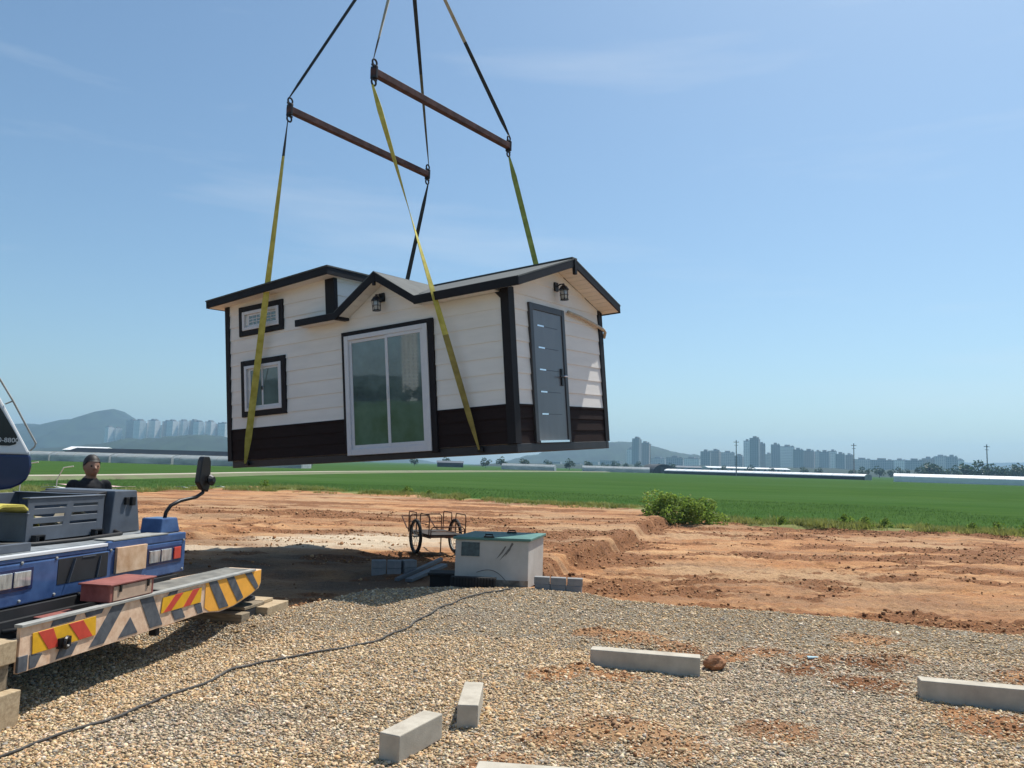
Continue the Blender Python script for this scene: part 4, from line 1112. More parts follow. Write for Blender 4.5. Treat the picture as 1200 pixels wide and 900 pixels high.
for s_ in (-1, 1):
    limb(body, [(0, s_ * .08, .92), (.01, s_ * .10, .50), (-.01, s_ * .105, .09)], [.088, .058, .042])
    limb(body, [(-.02, s_ * .105, .045), (.13, s_ * .12, .035)], [.042, .034])
    limb(body, [(-.01, s_ * .17, 1.37), (-.02, s_ * .225, 1.10), (.10, s_ * .20, .88)], [.058, .042, .03])
    hx, hy, hz = .135, s_ * .195, .80
    limb(body, [(.10, s_ * .20, .88), (hx, hy, hz)], [.028, .036])
    for k in range(4):
        yy = hy + (k - 1.5) * .019
        ln = (.075, .085, .08, .06)[k]
        limb(body, [(hx + .01, yy, hz - .02), (hx + .025, yy, hz - .02 - ln * .55), (hx + .01, yy, hz - .02 - ln)], [.010, .009, .0075], 8)
    limb(body, [(hx + .01, hy - s_ * .02, hz + .02), (hx + .045, hy - s_ * .035, hz - .015), (hx + .05, hy - s_ * .03, hz - .04)], [.012, .0105, .009], 8)
limb(body, [(-.01, 0, 1.38), (.015, 0, 1.48)], [.06, .055])
body.ball((.02, 0, 1.575), .1, 14, 0, (.95, .78, 1.17))
body.ball((.055, 0, 1.525), .062, 10, 0, (.9, .8, .85))
limb(body, [(.108, 0, 1.585), (.128, 0, 1.555)], [.010, .016], 8)
for s_ in (-1, 1): body.ball((.015, s_ * .080, 1.57), .03, 8, 0, (.6, .35, 1))
bo = remeshed(body, 'body', mat('skin_tone', (.24, .13, .085), .55, var=.08, scale=10), ps, .010)
for s_ in (-1, 1): MB().ball((.098, s_ * .032, 1.585), .012, 8).build('eye', mat('eye_dark', (.03, .02, .015), .2), ps, smooth=True)
MB().box(.105, .113, -.024, .024, 1.515, 1.521).build('mouth', mat('lips', (.28, .11, .09), .6), ps)
hair = MB(); hair.ball((.005, 0, 1.60), .108, 14, 0, (.95, .80, 1.08))
v = np.array(hair.v); v[:, 2] = np.maximum(v[:, 2], 1.635 - .115 * np.clip((.065 - v[:, 0]) / .09, 0, 1)); hair.v = [tuple(q) for q in v]
hair.build('hair', mat('black_hair', (.012, .010, .010), .6, var=.3, scale=60), ps, smooth=True)
shirt = MB()
limb(shirt, [(0, 0, .88), (0, 0, 1.10), (0, 0, 1.30), (-.01, 0, 1.385)], [.155, .145, .160, .100])
for s_ in (-1, 1): limb(shirt, [(-.01, s_ * .165, 1.365), (-.02, s_ * .215, 1.17)], [.072, .064])
remeshed(shirt, 'shirt', mat('black_shirt', (.014, .014, .017), .9, var=.2, scale=20), ps)
tr_ = MB()
limb(tr_, [(0, 0, .93), (0, 0, .99)], [.145, .145])
for s_ in (-1, 1): limb(tr_, [(0, s_ * .08, .92), (.01, s_ * .10, .50), (-.01, s_ * .105, .10)], [.102, .075, .062])
remeshed(tr_, 'trousers', mat('dark_trousers', (.03, .032, .042), .9, var=.2), ps)

# ------------------------------------------------------------------ loose stones, clods, grass (uncountable)
def ico():
    t = (1 + 5 ** .5) / 2
    v = np.array([(-1, t, 0), (1, t, 0), (-1, -t, 0), (1, -t, 0), (0, -1, t), (0, 1, t), (0, -1, -t), (0, 1, -t), (t, 0, -1), (t, 0, 1), (-t, 0, -1), (-t, 0, 1)], float)
    v /= np.linalg.norm(v[0])
    f = np.array([(0, 11, 5), (0, 5, 1), (0, 1, 7), (0, 7, 10), (0, 10, 11), (1, 5, 9), (5, 11, 4), (11, 10, 2), (10, 7, 6), (7, 1, 8), (3, 9, 4), (3, 4, 2), (3, 2, 6), (3, 6, 8), (3, 8, 9), (4, 9, 5), (2, 4, 11), (6, 2, 10), (8, 6, 7), (9, 8, 1)])
    return v, f
IV, IF = ico()
def scatter(name, x, y, size, flat, m, colours=None, sink=.3, zoff=None):
    n_ = len(x); z = ground(x, y)[0] if zoff is None else zoff
    s_ = size[:, None] * np.stack([rng.uniform(.75, 1.35, n_), rng.uniform(.6, 1.05, n_), rng.uniform(*flat, n_)], 1)
    P = IV[None] * (1 + rng.uniform(-.22, .22, (n_, 12, 1))) * s_[:, None, :]
    a = rng.uniform(0, 2 * PI, n_); tl = rng.normal(0, .35, n_)
    ca_, sa_ = np.cos(tl)[:, None], np.sin(tl)[:, None]
    P = np.stack([P[..., 0] * ca_ + P[..., 2] * sa_, P[..., 1], -P[..., 0] * sa_ + P[..., 2] * ca_], -1)
    ca_, sa_ = np.cos(a)[:, None], np.sin(a)[:, None]
    P = np.stack([P[..., 0] * ca_ - P[..., 1] * sa_, P[..., 0] * sa_ + P[..., 1] * ca_, P[..., 2]], -1)
    P += np.stack([x, y, z + s_[:, 2] * (1 - 2 * sink) * .8], 1)[:, None, :]
    Fc = IF[None] + (np.arange(n_) * 12)[:, None, None]
    o = np_obj(name, P.reshape(-1, 3), Fc.reshape(-1, 3), m)
    if colours is not None:
        c_ = np.repeat(np.concatenate([colours, np.ones((n_, 1))], 1), 12, 0).astype(np.float32)
        at_ = o.data.color_attributes.new('tone', 'FLOAT_COLOR', 'POINT'); at_.data.foreach_set('color', c_.ravel())
    return tag(o, kind='stuff')
def tone_mat(name, rough=.85):
    m = bpy.data.materials.new(name); m.use_nodes = True
    nn, ll = m.node_tree.nodes, m.node_tree.links
    a = nn.new('ShaderNodeAttribute'); a.attribute_name = 'tone'
    b = nn['Principled BSDF']; b.inputs['Roughness'].default_value = rough; b.inputs['Specular IOR Level'].default_value = .25
    tc_ = nn.new('ShaderNodeTexCoord'); t = nn.new('ShaderNodeTexNoise'); t.inputs['Scale'].default_value = 120
    ll.new(tc_.outputs['Object'], t.inputs['Vector'])
    mx = nn.new('ShaderNodeMixRGB'); mx.blend_type = 'MULTIPLY'; mx.inputs['Fac'].default_value = .5
    ll.new(a.outputs['Color'], mx.inputs['Color1']); ll.new(t.outputs['Color'], mx.inputs['Color2'])
    hs = nn.new('ShaderNodeHueSaturation'); hs.inputs['Saturation'].default_value = 1.05; hs.inputs['Value'].default_value = 1.45
    ll.new(mx.outputs['Color'], hs.inputs['Color']); ll.new(hs.outputs['Color'], b.inputs['Base Color'])
    return m
PAL = np.array([(.40, .32, .215), (.47, .40, .29), (.33, .25, .155), (.24, .18, .115), (.56, .50, .40), (.30, .285, .255), (.22, .215, .20), (.42, .29, .17), (.13, .10, .07), (.66, .60, .50)])
def gravel_pts(n_, y0, y1, xr):
    y = rng.uniform(y0, y1, n_); x = rng.uniform(-1, 1, n_) * xr * y
    x = x + 0.0
    z, g_, m_, w_ = ground(x, y)
    keep = (g_ > rng.uniform(.3, .9, n_)) & (rng.random(n_) > m_ * .8) & (rng.random(n_) > .35 * sstep(.0, .5, fbm(x * 1.2, y * 1.2, 60, 3)))
    return x[keep], y[keep]
gxs, gys = [], []
for n_, a, b in ((140000, 3.0, 5.6), (117000, 5.6, 7.6), (83000, 7.6, 11)):
    x, y = gravel_pts(n_, a, b, 1.02); gxs.append(x); gys.append(y)
x, y = np.concatenate(gxs), np.concatenate(gys)
sz = np.exp(rng.normal(math.log(.0078), .36, len(x))).clip(.004, .024) * (1 + .035 * np.maximum(y - 5, 0))
cool_ = sstep(.0, .35, fbm(x * .45, y * .6, 70, 3) + .04 * (y - 7.5) + .02 * (x - 1))
pr = np.array([.22, .19, .20, .12, .06, .05, .03, .09, .03, .01])
ci = rng.choice(10, len(x), p=pr)
colr = PAL[ci] * rng.uniform(.85, 1.15, (len(x), 1)) * np.array([1.16, 1.06, .96])
grey = colr.mean(1, keepdims=True) * np.array([1.04, .98, .87])
colr = colr * (1 - .3 * cool_[:, None]) + grey * .3 * cool_[:, None]
scatter('gravel_stones', x, y, sz, (.35, .72), tone_mat('gravel_stone'), colr, sink=.28)
# clods on the clay
n_ = 150000
y = 4 + 24 * rng.random(n_) ** 1.25; x = rng.uniform(-.75, .75, n_) * y
z, g_, m_, w_ = ground(x, y)
pk = patchy(x, y)
keep = ((g_ < .25) & (pk * .8 + .5 * fbm(x * 3, y * 4, 81, 3) > rng.uniform(.35, 1.1, n_))) | ((m_ > .35) & (y < 9) & (rng.random(n_) < .5)) | ((g_ < .25) & (rng.random(n_) < .012))
keep &= (w_ < .6)
x, y = x[keep], y[keep]
sz = np.exp(rng.normal(math.log(.0085), .55, len(x))).clip(.004, .026) * (1 + .028 * y) * np.where((m_[keep] > .35) & (y < 9), .55, 1)
CP = np.array([(.22, .125, .07), (.29, .17, .10), (.33, .20, .115), (.15, .085, .05), (.40, .28, .18)])
scatter('clay_clods', x, y, sz, (.45, .9), tone_mat('clay_clod', .95), CP[rng.choice(5, len(x))] * rng.uniform(.8, 1.2, (len(x), 1)) * np.array([1.08, .98, .86]), sink=.25)
# more lumps heaped on the mounds between the stones
xs, ys = [], []
for (mx, my, mr, h) in MOUNDS:
    k = int(120 * mr * (1 + h * 8)); a = rng.uniform(0, 2 * PI, k); r_ = mr * np.abs(rng.normal(0, .55, k))
    xs.append(mx + r_ * np.cos(a)); ys.append(my + r_ * np.sin(a) * .8)
x, y = np.concatenate(xs), np.concatenate(ys)
sz = np.exp(rng.normal(math.log(.0068), .5, len(x))).clip(.003, .018)
scatter('earth_lumps', x, y, sz, (.5, .95), bpy.data.materials['clay_clod'], CP[rng.choice(5, len(x), p=[.24, .22, .16, .26, .12])] * rng.uniform(.75, 1.15, (len(x), 1)), sink=.2)

def blades(name, x, y, z, h, spread, per, width, mats_, lean=.35):
    n_ = len(x)
    bx = np.repeat(x, per) + rng.normal(0, 1, n_ * per) * np.repeat(spread, per) * .4
    by = np.repeat(y, per) + rng.normal(0, 1, n_ * per) * np.repeat(spread, per) * .4
    bz = np.repeat(z, per); hh = np.repeat(h, per) * rng.uniform(.55, 1.1, n_ * per)
    a = rng.uniform(0, 2 * PI, n_ * per); ln = hh * rng.uniform(.05, lean * 2, n_ * per)
    w = width * rng.uniform(.6, 1.3, n_ * per)
    p0 = np.stack([bx - np.sin(a) * w, by + np.cos(a) * w, bz], 1); p1 = np.stack([bx + np.sin(a) * w, by - np.cos(a) * w, bz], 1)
    p2 = np.stack([bx + np.cos(a) * ln, by + np.sin(a) * ln, bz + hh], 1)
    Vv = np.stack([p0, p1, p2], 1).reshape(-1, 3); Ff = np.arange(len(Vv)).reshape(-1, 3)
    return tag(np_obj(name, Vv, Ff, mats_), kind='stuff')
M_rice = leaf_mat('rice_leaf', (.058, .130, .022), (.10, .185, .04), .4)
M_weed = leaf_mat('weed_leaf', (.15, .21, .035), (.33, .33, .10), .8)
# rice in planted rows
rows_x = np.arange(-32, 24, .26); rows_y = np.arange(24, 62, .24)
RXg, RYg = np.meshgrid(rows_x, rows_y)
rx, ry = RXg.ravel() + rng.normal(0, .03, RXg.size), RYg.ravel() + rng.normal(0, .04, RXg.size)
fe = ry - np.interp(rx, EX, EY)
keep = (fe > 1.0 + np.where(rx < -13, 9.5, 0)) & (fe < 22 + np.where(rx < -13, 6, 0)) & (np.abs(rx) < .75 * ry) & (rng.random(len(rx)) < .96)
rx, ry = rx[keep], ry[keep]
blades('rice_plants', rx, ry, np.full(len(rx), -.34), rng.uniform(.13, .23, len(rx)), np.full(len(rx), .12), 5, .016, M_rice)
# weeds along the plot edge, broad on the left
n_ = 15000
wx = np.concatenate([rng.uniform(-31, -12, n_), rng.uniform(-13, 19, 9000)])
wf = np.concatenate([rng.uniform(-1.2, 11, n_), rng.normal(.2, .55, 9000)])
wy = np.interp(wx, EX, EY) + wf
keep = (fbm(wx * .6, wy * .6, 90, 3) > -.25) & (np.abs(wx) < .78 * wy)
wx, wy = wx[keep], wy[keep]
wz = np.maximum(ground(wx, wy)[0], -.26)
blades('weeds', wx, wy, wz - .02, rng.uniform(.07, .22, len(wx)) * (1 + .5 * (fbm(wx, wy, 91, 2) > .2)), np.full(len(wx), .18), 7, .016, M_weed, .6)

# ------------------------------------------------------------------ leafy plants
def leaf_cloud(mb_pts, n_, size, shape_r, seed):
    """random leaf quads spread through overlapping lobes -> V,F arrays"""
    r = np.random.default_rng(seed)
    lob = r.integers(0, len(mb_pts), n_)
    c = np.array([p[:3] for p in mb_pts])[lob]; rad = np.array([p[3] for p in mb_pts])[lob]
    d = r.normal(0, 1, (n_, 3)); d /= np.linalg.norm(d, axis=1, keepdims=True)
    rr = rad * r.uniform(.45, 1.0, n_) ** .5 * shape_r
    P = c + d * rr[:, None] * np.array([1, 1, .85])
    t = r.normal(0, 1, (n_, 3)) + d * .6; t /= np.linalg.norm(t, axis=1, keepdims=True)
    u = np.cross(t, r.normal(0, 1, (n_, 3))); u /= np.linalg.norm(u, axis=1, keepdims=True) + 1e-9
    s_ = size * r.uniform(.6, 1.4, (n_, 1))
    w = np.cross(t, u)
    Q = np.stack([P - u * s_, P - w * s_ * .55, P + u * s_, P + w * s_ * .55], 1)
    return Q.reshape(-1, 3), np.arange(n_ * 4).reshape(-1, 4)
def lobes(n_, R_, H, z0, seed, core=.5):
    r = np.random.default_rng(seed); out = [(0, 0, z0 + H * .45, R_ * .7)]
    for i in range(n_):
        a = r.uniform(0, 2 * PI); q = R_ * r.uniform(.25, .8); z = z0 + H * r.uniform(.15, .9)
        out.append((q * math.cos(a), q * math.sin(a), z, R_ * r.uniform(.28, core)))
    return out
M_bush = leaf_mat('bush_leaf', (.11, .20, .025), (.30, .40, .075), 3.0)
[x for x in M_bush.node_tree.nodes if x.type == 'MIX_SHADER'][0].inputs['Fac'].default_value = .55
M_crown = leaf_mat('tree_leaf', (.022, .050, .016), (.055, .095, .030), .4)
bush = thing('bush', 'round bright green bush growing at the corner of the bare plot', 'bush', (6.35, 29.4, -.34))
Vb, Fb = leaf_cloud(lobes(15, 1.22, 1.25, .0, 5, .42) + [(.7, 0, .2, .55), (-.9, -.1, .45, .5), (1.15, -.3, .2, .45), (.1, -.5, .5, .6), (-.4, -.6, .3, .5)], 8000, .052, 1.0, 6)
Vb = Vb[:]; Vb[:, 2] = np.maximum(Vb[:, 2], .0)
Vb[:, 2] *= .84; Vb[:, 0] *= 1.06
o = np_obj('foliage', Vb, Fb, M_bush); o.parent = bush
st = MB()
for k in range(9):
    a = k * .7; st.tube([(.1 * math.cos(a), .1 * math.sin(a), 0), (.4 * math.cos(a), .4 * math.sin(a), .5), (.75 * math.cos(a), .75 * math.sin(a), .95)], [.02, .012, .006], 5)
st.build('stem', mat('bark', (.09, .065, .045), .9, var=.3), bush)
# young weeds standing taller at the edge of the field on the right
plant0 = None
spots = [(9.3, 29.7, .55), (10.1, 29.5, .8), (11.5, 29.2, .65), (12.3, 28.95, 1.0), (12.9, 28.9, .9), (13.6, 28.85, .75), (14.9, 28.5, .6), (16.3, 28.1, .75), (17.0, 27.7, .95), (17.6, 27.4, .8), (7.95, 30.9, .7), (-5.2, 41.2, .9), (-4.0, 40.2, .7), (-13.2, 43.0, 1.1)]
ords = ['first', 'second', 'third', 'fourth', 'fifth', 'sixth', 'seventh', 'eighth', 'ninth', 'tenth', 'eleventh', 'twelfth', 'thirteenth', 'fourteenth', 'fifteenth', 'sixteenth', 'seventeenth', 'eighteenth', 'nineteenth', 'twentieth']
order = sorted(range(len(spots)), key=lambda i: spots[i][0] / spots[i][1])
for rank, i in enumerate(order):
    x, y, s_ = spots[i]
    lab = 'leafy weed clump at the rice field edge, %s of its row from the left' % ords[rank]
    if plant0 is None:
        plant0 = thing('weed_plant', lab, 'weed', (x, y, gz(x, y) - .03), 0, 'leafy weeds along the rice field edge')
        Vp, Fp = leaf_cloud(lobes(5, .36, .5, .02, 8, .45), 330, .05, 1.0, 9); Vp[:, 2] = np.maximum(Vp[:, 2], 0)
        q = np_obj('foliage', Vp, Fp, M_bush); q.parent = plant0; plant0.scale = (s_,) * 3
    else: copy_thing(plant0, (x, y, gz(x, y) - .03), rng.uniform(0, 6), lab, s_)

# ------------------------------------------------------------------ distance
HOR = lambda b: 0.0
def tree(name, lab, x, y, R_, H, seed, grp, n_=420):
    t = thing(name, lab, 'tree', (x, y, -.3), 0, grp)
    Vt, Ft = leaf_cloud(lobes(9, R_, H * .75, H * .22, seed), n_, R_ * .13, 1.0, seed + 1)
    c = np_obj('crown', Vt, Ft, M_crown); c.parent = t
    tk = MB(); tk.tube([(0, 0, 0), (.05, 0, H * .35), (0, .05, H * .7)], [H * .03, H * .022, H * .008], 7)
    for k in range(4):
        a = k * 1.6; tk.tube([(0, 0, H * .3), (R_ * .5 * math.cos(a), R_ * .5 * math.sin(a), H * .6)], [H * .014, H * .005], 5)
    tk.build('trunk', MATS['bark'], t)
    return t
protos = [tree('field_tree', '', 0, 0, 4.2, 7.5, 30 + k, 'trees on the far side of the fields') for k in range(3)]
# bearing (x/y), distance, size
tl = [(.520, 520, 1.3), (.535, 500, 1.5), (.547, 540, 1.2), (.560, 520, 1.25), (.578, 480, 1.45), (.594, 470, 1.6), (.610, 490, 1.4), (.619, 510, 1.3), (.628, 470, 1.45), (.637, 500, 1.4), (.645, 480, 1.35), (.66, 470, 1.5),
      (.120, 620, .75), (.133, 600, .95), (.147, 610, .8), (.160, 640, 1.0), (.188, 660, .85), (.205, 600, .9), (.268, 640, .85), (.302, 620, .9), (.330, 660, .8), (.372, 600, .9), (.388, 620, .85), (.447, 560, 1.0), (.465, 570, 1.1), (.48, 600, .9), (.496, 560, 1.05), (.43, 600, .8),
      (-.03, 420, .7), (-.01, 430, .8), (.02, 420, .75), (.05, 440, .7), (.075, 430, .8), (.10, 460, .75), (-.08, 430, .7), (-.12, 420, .6)]
tl.sort()
used = 0
near_words = ''
for i, (b, d, s_) in enumerate(tl):
    where = 'below the floating cabin' if b < .115 else ('in front of the town' if b < .5 else 'in the taller right edge group')
    grp_i = [q for q in tl if (q[0] < .115) == (b < .115) and (q[0] < .5) == (b < .5)]
    lab = 'dark tree %s, %s from left' % (where, (ords + ['twenty first', 'twenty second'])[grp_i.index((b, d, s_))])
    p_ = protos[i % 3]
    if i < 3:
        p_.location = (b * d, d, -.3); p_.scale = (s_,) * 3; p_['label'] = lab
    else: copy_thing(p_, (b * d, d, -.3), rng.uniform(0, 6), lab, s_)

# hills
M_hill = mat('wooded_hill', (.012, .026, .013), .95, var=.45, scale=.02, tint=(.026, .048, .022), bump=0)
def hill(name, ridge, d, depth, seed):
    bs_ = np.array([r[0] for r in ridge]); hs = np.array([r[1] for r in ridge])
    u = np.linspace(bs_[0], bs_[-1], 160); hh = np.interp(u, bs_, hs)
    ks = np.array([-1, -.75, -.5, -.25, -.1, 0, .15, .5, 1.0])
    Vh = []
    for k in ks:
        prof = math.cos(k * PI / 2) ** 1.0
        dist = d + k * depth
        bump = 6 * fbm(u * d / 40., np.full_like(u, k * 5), seed, 4) + 2.5 * fbm(u * d / 9., np.full_like(u, k * 9), seed + 2, 3)
        Vh.append(np.stack([u * d * (1 + 0 * k), np.full_like(u, dist), np.maximum(hh * prof + bump * (prof > .05) * np.minimum(1, hh / 25), -1) - (2 if prof < .05 else 0)], 1))
    Vh = np.concatenate(Vh); m_ = len(u)
    q = (np.arange(len(ks) - 1)[:, None] * m_ + np.arange(m_ - 1)[None, :]).ravel()
    return tag(np_obj(name, Vh, np.stack([q, q + 1, q + m_ + 1, q + m_], 1), M_hill, True), kind='structure')
def rd(pts, d): return [((px - 600) / 927., 1.6 + (528.2 + .028 * px - py) / 927. * d) for px, py in pts]
hill('hills', rd([(-140, 512), (-60, 507), (20, 499), (45, 497), (62, 499), (80, 496.5), (95, 491.5), (110, 491), (122, 489.5), (129, 487), (132, 483.5), (135, 479.5), (138, 483), (142, 486.5), (150, 490.5), (165, 494), (190, 499), (230, 505), (280, 512), (330, 516), (400, 523), (480, 536), (520, 544)], 2300), 2300, 420, 3)
hill('hills', rd([(60, 529), (100, 523), (140, 520), (165, 515), (200, 514), (225, 510), (245, 509), (270, 513), (320, 519), (380, 528), (430, 541)], 1400), 1400, 160, 5)
hill('hills', rd([(560, 546), (600, 540), (640, 531), (680, 523), (705, 519.5), (722, 518), (740, 518.5), (760, 521.5), (780, 527), (800, 532), (830, 537), (870, 546), (900, 554)], 1900), 1900, 250, 7)
hill('hills', rd([(840, 552), (900, 546), (960, 543), (1010, 541), (1060, 539), (1110, 541.5), (1160, 543), (1220, 541), (1300, 548), (1340, 565)], 3600), 3600, 380, 9)
hill('hills', [(-.30, 5), (-.2, 22), (0.0, 30), (.2, 26), (.32, 6)], 900, 90, 11).matrix_world = Matrix.Rotation(R(108), 4, 'Z')

hill('hills', [(-.05, .5), (.0, 3.5), (.05, 4.5), (.1, 4), (.14, 6), (.2, 5), (.26, 7), (.32, 6), (.38, 8), (.44, 7), (.5, 9), (.56, 8), (.62, 10), (.7, 9), (.74, 1)], 930, 40, 15)
# apartment towers and city blocks
def facade(name, col, dark, fl=2.9, bay=3.4):
    m = bpy.data.materials.new(name); m.use_nodes = True
    nn, ll = m.node_tree.nodes, m.node_tree.links
    b = nn['Principled BSDF']; b.inputs['Roughness'].default_value = .75
    tc_ = nn.new('ShaderNodeTexCoord'); sp = nn.new('ShaderNodeSeparateXYZ'); ll.new(tc_.outputs['Object'], sp.inputs['Vector'])
    ad = nn.new('ShaderNodeMath'); ad.operation = 'ADD'; ll.new(sp.outputs['X'], ad.inputs[0]); ll.new(sp.outputs['Y'], ad.inputs[1])
    cb = nn.new('ShaderNodeCombineXYZ'); ll.new(ad.outputs['Value'], cb.inputs['X']); ll.new(sp.outputs['Z'], cb.inputs['Y'])
    br = nn.new('ShaderNodeTexBrick'); br.offset = 0; br.inputs['Scale'].default_value = 1; br.inputs['Brick Width'].default_value = bay; br.inputs['Row Height'].default_value = fl; br.inputs['Mortar Size'].default_value = .75; br.inputs['Mortar Smooth'].default_value = .1
    br.inputs['Color1'].default_value = (*dark, 1); br.inputs['Color2'].default_value = (*[c * 1.25 for c in dark], 1); br.inputs['Mortar'].default_value = (*col, 1)
    ll.new(cb.outputs['Vector'], br.inputs['Vector']); ll.new(br.outputs['Color'], b.inputs['Base Color'])
    return m
FA = [facade('facade_cream', (.50, .46, .40), (.15, .16, .17)), facade('facade_grey', (.36, .36, .36), (.12, .13, .14)), facade('facade_white', (.80, .78, .74), (.34, .34, .35)), facade('facade_tan', (.40, .31, .25), (.13, .13, .13))]
M_roofc = mat('roof_concrete', (.28, .28, .27), .9)
def tower(name, lab, x, y, w, dp, z0, z1, rz, fa, grp, cat='building'):
    t = thing(name, lab, cat, (x, y, 0), rz, grp)
    MB().box(-w / 2, w / 2, -dp / 2, dp / 2, z0, z1).build('block', fa, t)
    if z1 - z0 > 14:
        mb = MB(); mb.box(-w * .18, w * .18, -dp * .3, dp * .3, z1, z1 + 4); mb.box(w * .28, w * .42, -dp * .25, dp * .25, z1, z1 + 2.6); mb.box(-w * .5, w * .5, -dp * .5, -dp * .5 + .4, z1, z1 + 1)
        mb.build('roof_house', M_roofc, t)
    return t
ZP = lambda px, py, d: 1.6 + (528.2 + .028 * px - py) / 927. * d
tw = [(128, 134, 501), (136, 140, 502), (145, 158, 493), (160, 172, 493.5), (173, 186, 493), (188, 198, 494), (199, 209, 494), (210, 219, 493.5), (220, 229, 493), (230, 240, 495), (241, 251, 494.5), (252, 258, 497), (259, 270, 497), (274, 284, 499), (288, 298, 500)]
D = 1750
for i, (a, b, tp) in enumerate(tw):
    if i >= 13: continue
    x = ((a + b) / 2 - 600) / 927 * D; w = (b - a) / 927 * D
    lab = 'distant pale high-rise on the left skyline, %s tower from the left' % ords[i]
    tower('apartment_tower', lab, x, D + 12 * (i % 3), w * .92, 15, 8, ZP((a + b) / 2, tp, D), R(-30 if i % 2 else -22), FA[(2, 2, 0)[i % 3]], 'apartment towers below the left hills', 'apartment tower')
cb_ = [(737, 745, 527), (744, 752, 515), (752, 763, 520), (764, 782, 538), (783, 802, 537), (803, 822, 538), (823, 834, 530), (835, 845, 529), (846, 862, 531), (863, 872, 535), (873, 881, 517.5), (881, 891, 514.5), (890, 898, 521), (899, 905, 533), (905, 915, 522), (916, 932, 524), (931, 942, 528), (943, 955, 529), (956, 963, 530), (962, 973, 530.5), (973, 981, 529.5), (981, 991, 533), (992, 1000, 534), (1001, 1021, 539), (1022, 1046, 540), (1048, 1062, 540), (1063, 1081, 540.5), (1082, 1095, 538), (1096, 1110, 535.5), (1110, 1122, 536), (1122, 1129, 540), (640, 660, 541), (662, 684, 543), (686, 704, 541), (706, 730, 540)]
cb_.sort()
for i, (a, b, tp) in enumerate(cb_):
    d = 1250 + 70 * ((i * 7) % 5); x = ((a + b) / 2 - 600) / 927 * d; w = (b - a) / 927 * d
    h = ZP((a + b) / 2, tp, d)
    seg = [q for q in cb_ if (q[0] < 735) == (a < 735) and (q[0] < 870) == (a < 870) and (q[0] < 960) == (a < 960)]
    nm = 'under the cabin floor' if a < 735 else ('between the cabin and the power pole' if a < 870 else ('around the tallest tower of the town' if a < 960 else 'right of the tall town towers'))
    lab = '%s town block %s, %s from left' % ('tall' if h > 30 else ('mid-rise' if h > 18 else 'low'), nm, ords[seg.index((a, b, tp))])
    tower('town_building', lab, x, d, w * 1.02, 14, -.3, h, R(-28 if i % 2 else -18), FA[(1, 3, 0, 1, 2)[i % 5]], 'town blocks on the right horizon')
# towers behind the camera that the glass door mirrors
for k, (x, y, h) in enumerate(((-594, -180, 84), (-590, -196, 80), (-585, -213, 86))):
    tower('apartment_tower', 'white high-rise mirrored in the glass door, %s of three' % ('first', 'second', 'third')[k], x, y, 12.5, 12, -.3, h, R(107), FA[2], 'high-rises mirrored in the glass door', 'apartment tower')
for k in range(14):
    a = R(188 + k * 1.25); d = 300 + 25 * (k % 3)
    copy_thing(protos[k % 3], (d * math.cos(a), d * math.sin(a), -.3), k, 'dark tree mirrored in the glass door below the towers', .95 + .25 * (k % 2))['group'] = 'trees mirrored in the glass door'

# greenhouses
M_vinyl = mat('greenhouse_film', (.56, .62, .66), .4, var=.2, scale=.9, tint=(.72, .76, .78), stretch=(1, .3, 1))
M_vinyl2 = mat('greenhouse_end', (.62, .68, .70), .5, var=.2, scale=.8, tint=(.76, .80, .82))
for m_ in (M_vinyl, M_vinyl2):
    nn, ll = m_.node_tree.nodes, m_.node_tree.links
    tr = nn.new('ShaderNodeBsdfTranslucent'); ms = nn.new('ShaderNodeMixShader'); ms.inputs['Fac'].default_value = .62
    ll.new([x for x in nn if x.type == 'VALTORGB'][0].outputs['Color'], tr.inputs['Color'])
    ll.new(nn['Principled BSDF'].outputs['BSDF'], ms.inputs[1]); ll.new(tr.outputs['BSDF'], ms.inputs[2]); ll.new(ms.outputs['Shader'], nn['Material Output'].inputs['Surface'])
M_shade = mat('shade_net', (.03, .034, .036), .8, var=.3, scale=.5)
def greenhouse(lab, x, y, rz, w, L__, h, grp, film=None, low=None):
    t = thing('greenhouse', lab, 'greenhouse', (x, y, -.3), rz, grp)
    N = 12; pr = [(w / 2 * math.cos(PI * k / N), .55 * h + .45 * h * math.sin(PI * k / N)) for k in range(N + 1)]
    mb = MB()
    for k in range(N):
        (a, za), (b, zb) = pr[k], pr[k + 1]
        mb.face([(a, -L__ / 2, za), (a, L__ / 2, za), (b, L__ / 2, zb), (b, -L__ / 2, zb)])
    mb.build('film_roof', film or M_vinyl, t, smooth=False)
    sd_ = MB()
    for s_ in (-1, 1): MB().box(s_ * w / 2 - .03, s_ * w / 2 + .03, -L__ / 2, L__ / 2, 0, .55 * h).build('side_wall', low or M_vinyl, t)
    for s_ in (-1, 1):
        y_ = s_ * L__ / 2
        en = MB().prism([(a, y_, z) for a, z in pr] + [(-w / 2, y_, 0), (w / 2, y_, 0)], (0, -s_ * .04, 0))
        en.build('end_wall', M_vinyl2, t)
    rb_ = MB()
    for k in range(int(L__ / 4) + 1):
        y_ = -L__ / 2 + k * 4
        if y_ > L__ / 2: break
        rb_.tube([(a * 1.012, y_, z + .02) for a, z in pr], .03, 4)
    rb_.tube([(0, -L__ / 2, h + .03), (0, L__ / 2, h + .03)], .03, 4)
    rb_.build('hoop', M_edge, t)
    sk2 = MB(); sk2.box(w / 2 + .035, w / 2 + .06, -L__ / 2, L__ / 2, 0, .22 * h); sk2.build('earth_skirt', M_shade, t)
    return t
g0 = greenhouse('film greenhouse on the left horizon, first in the row from the left', -119, 176, R(84) , 5.6, 13.2, 2.05, 'row of film greenhouses on the left')
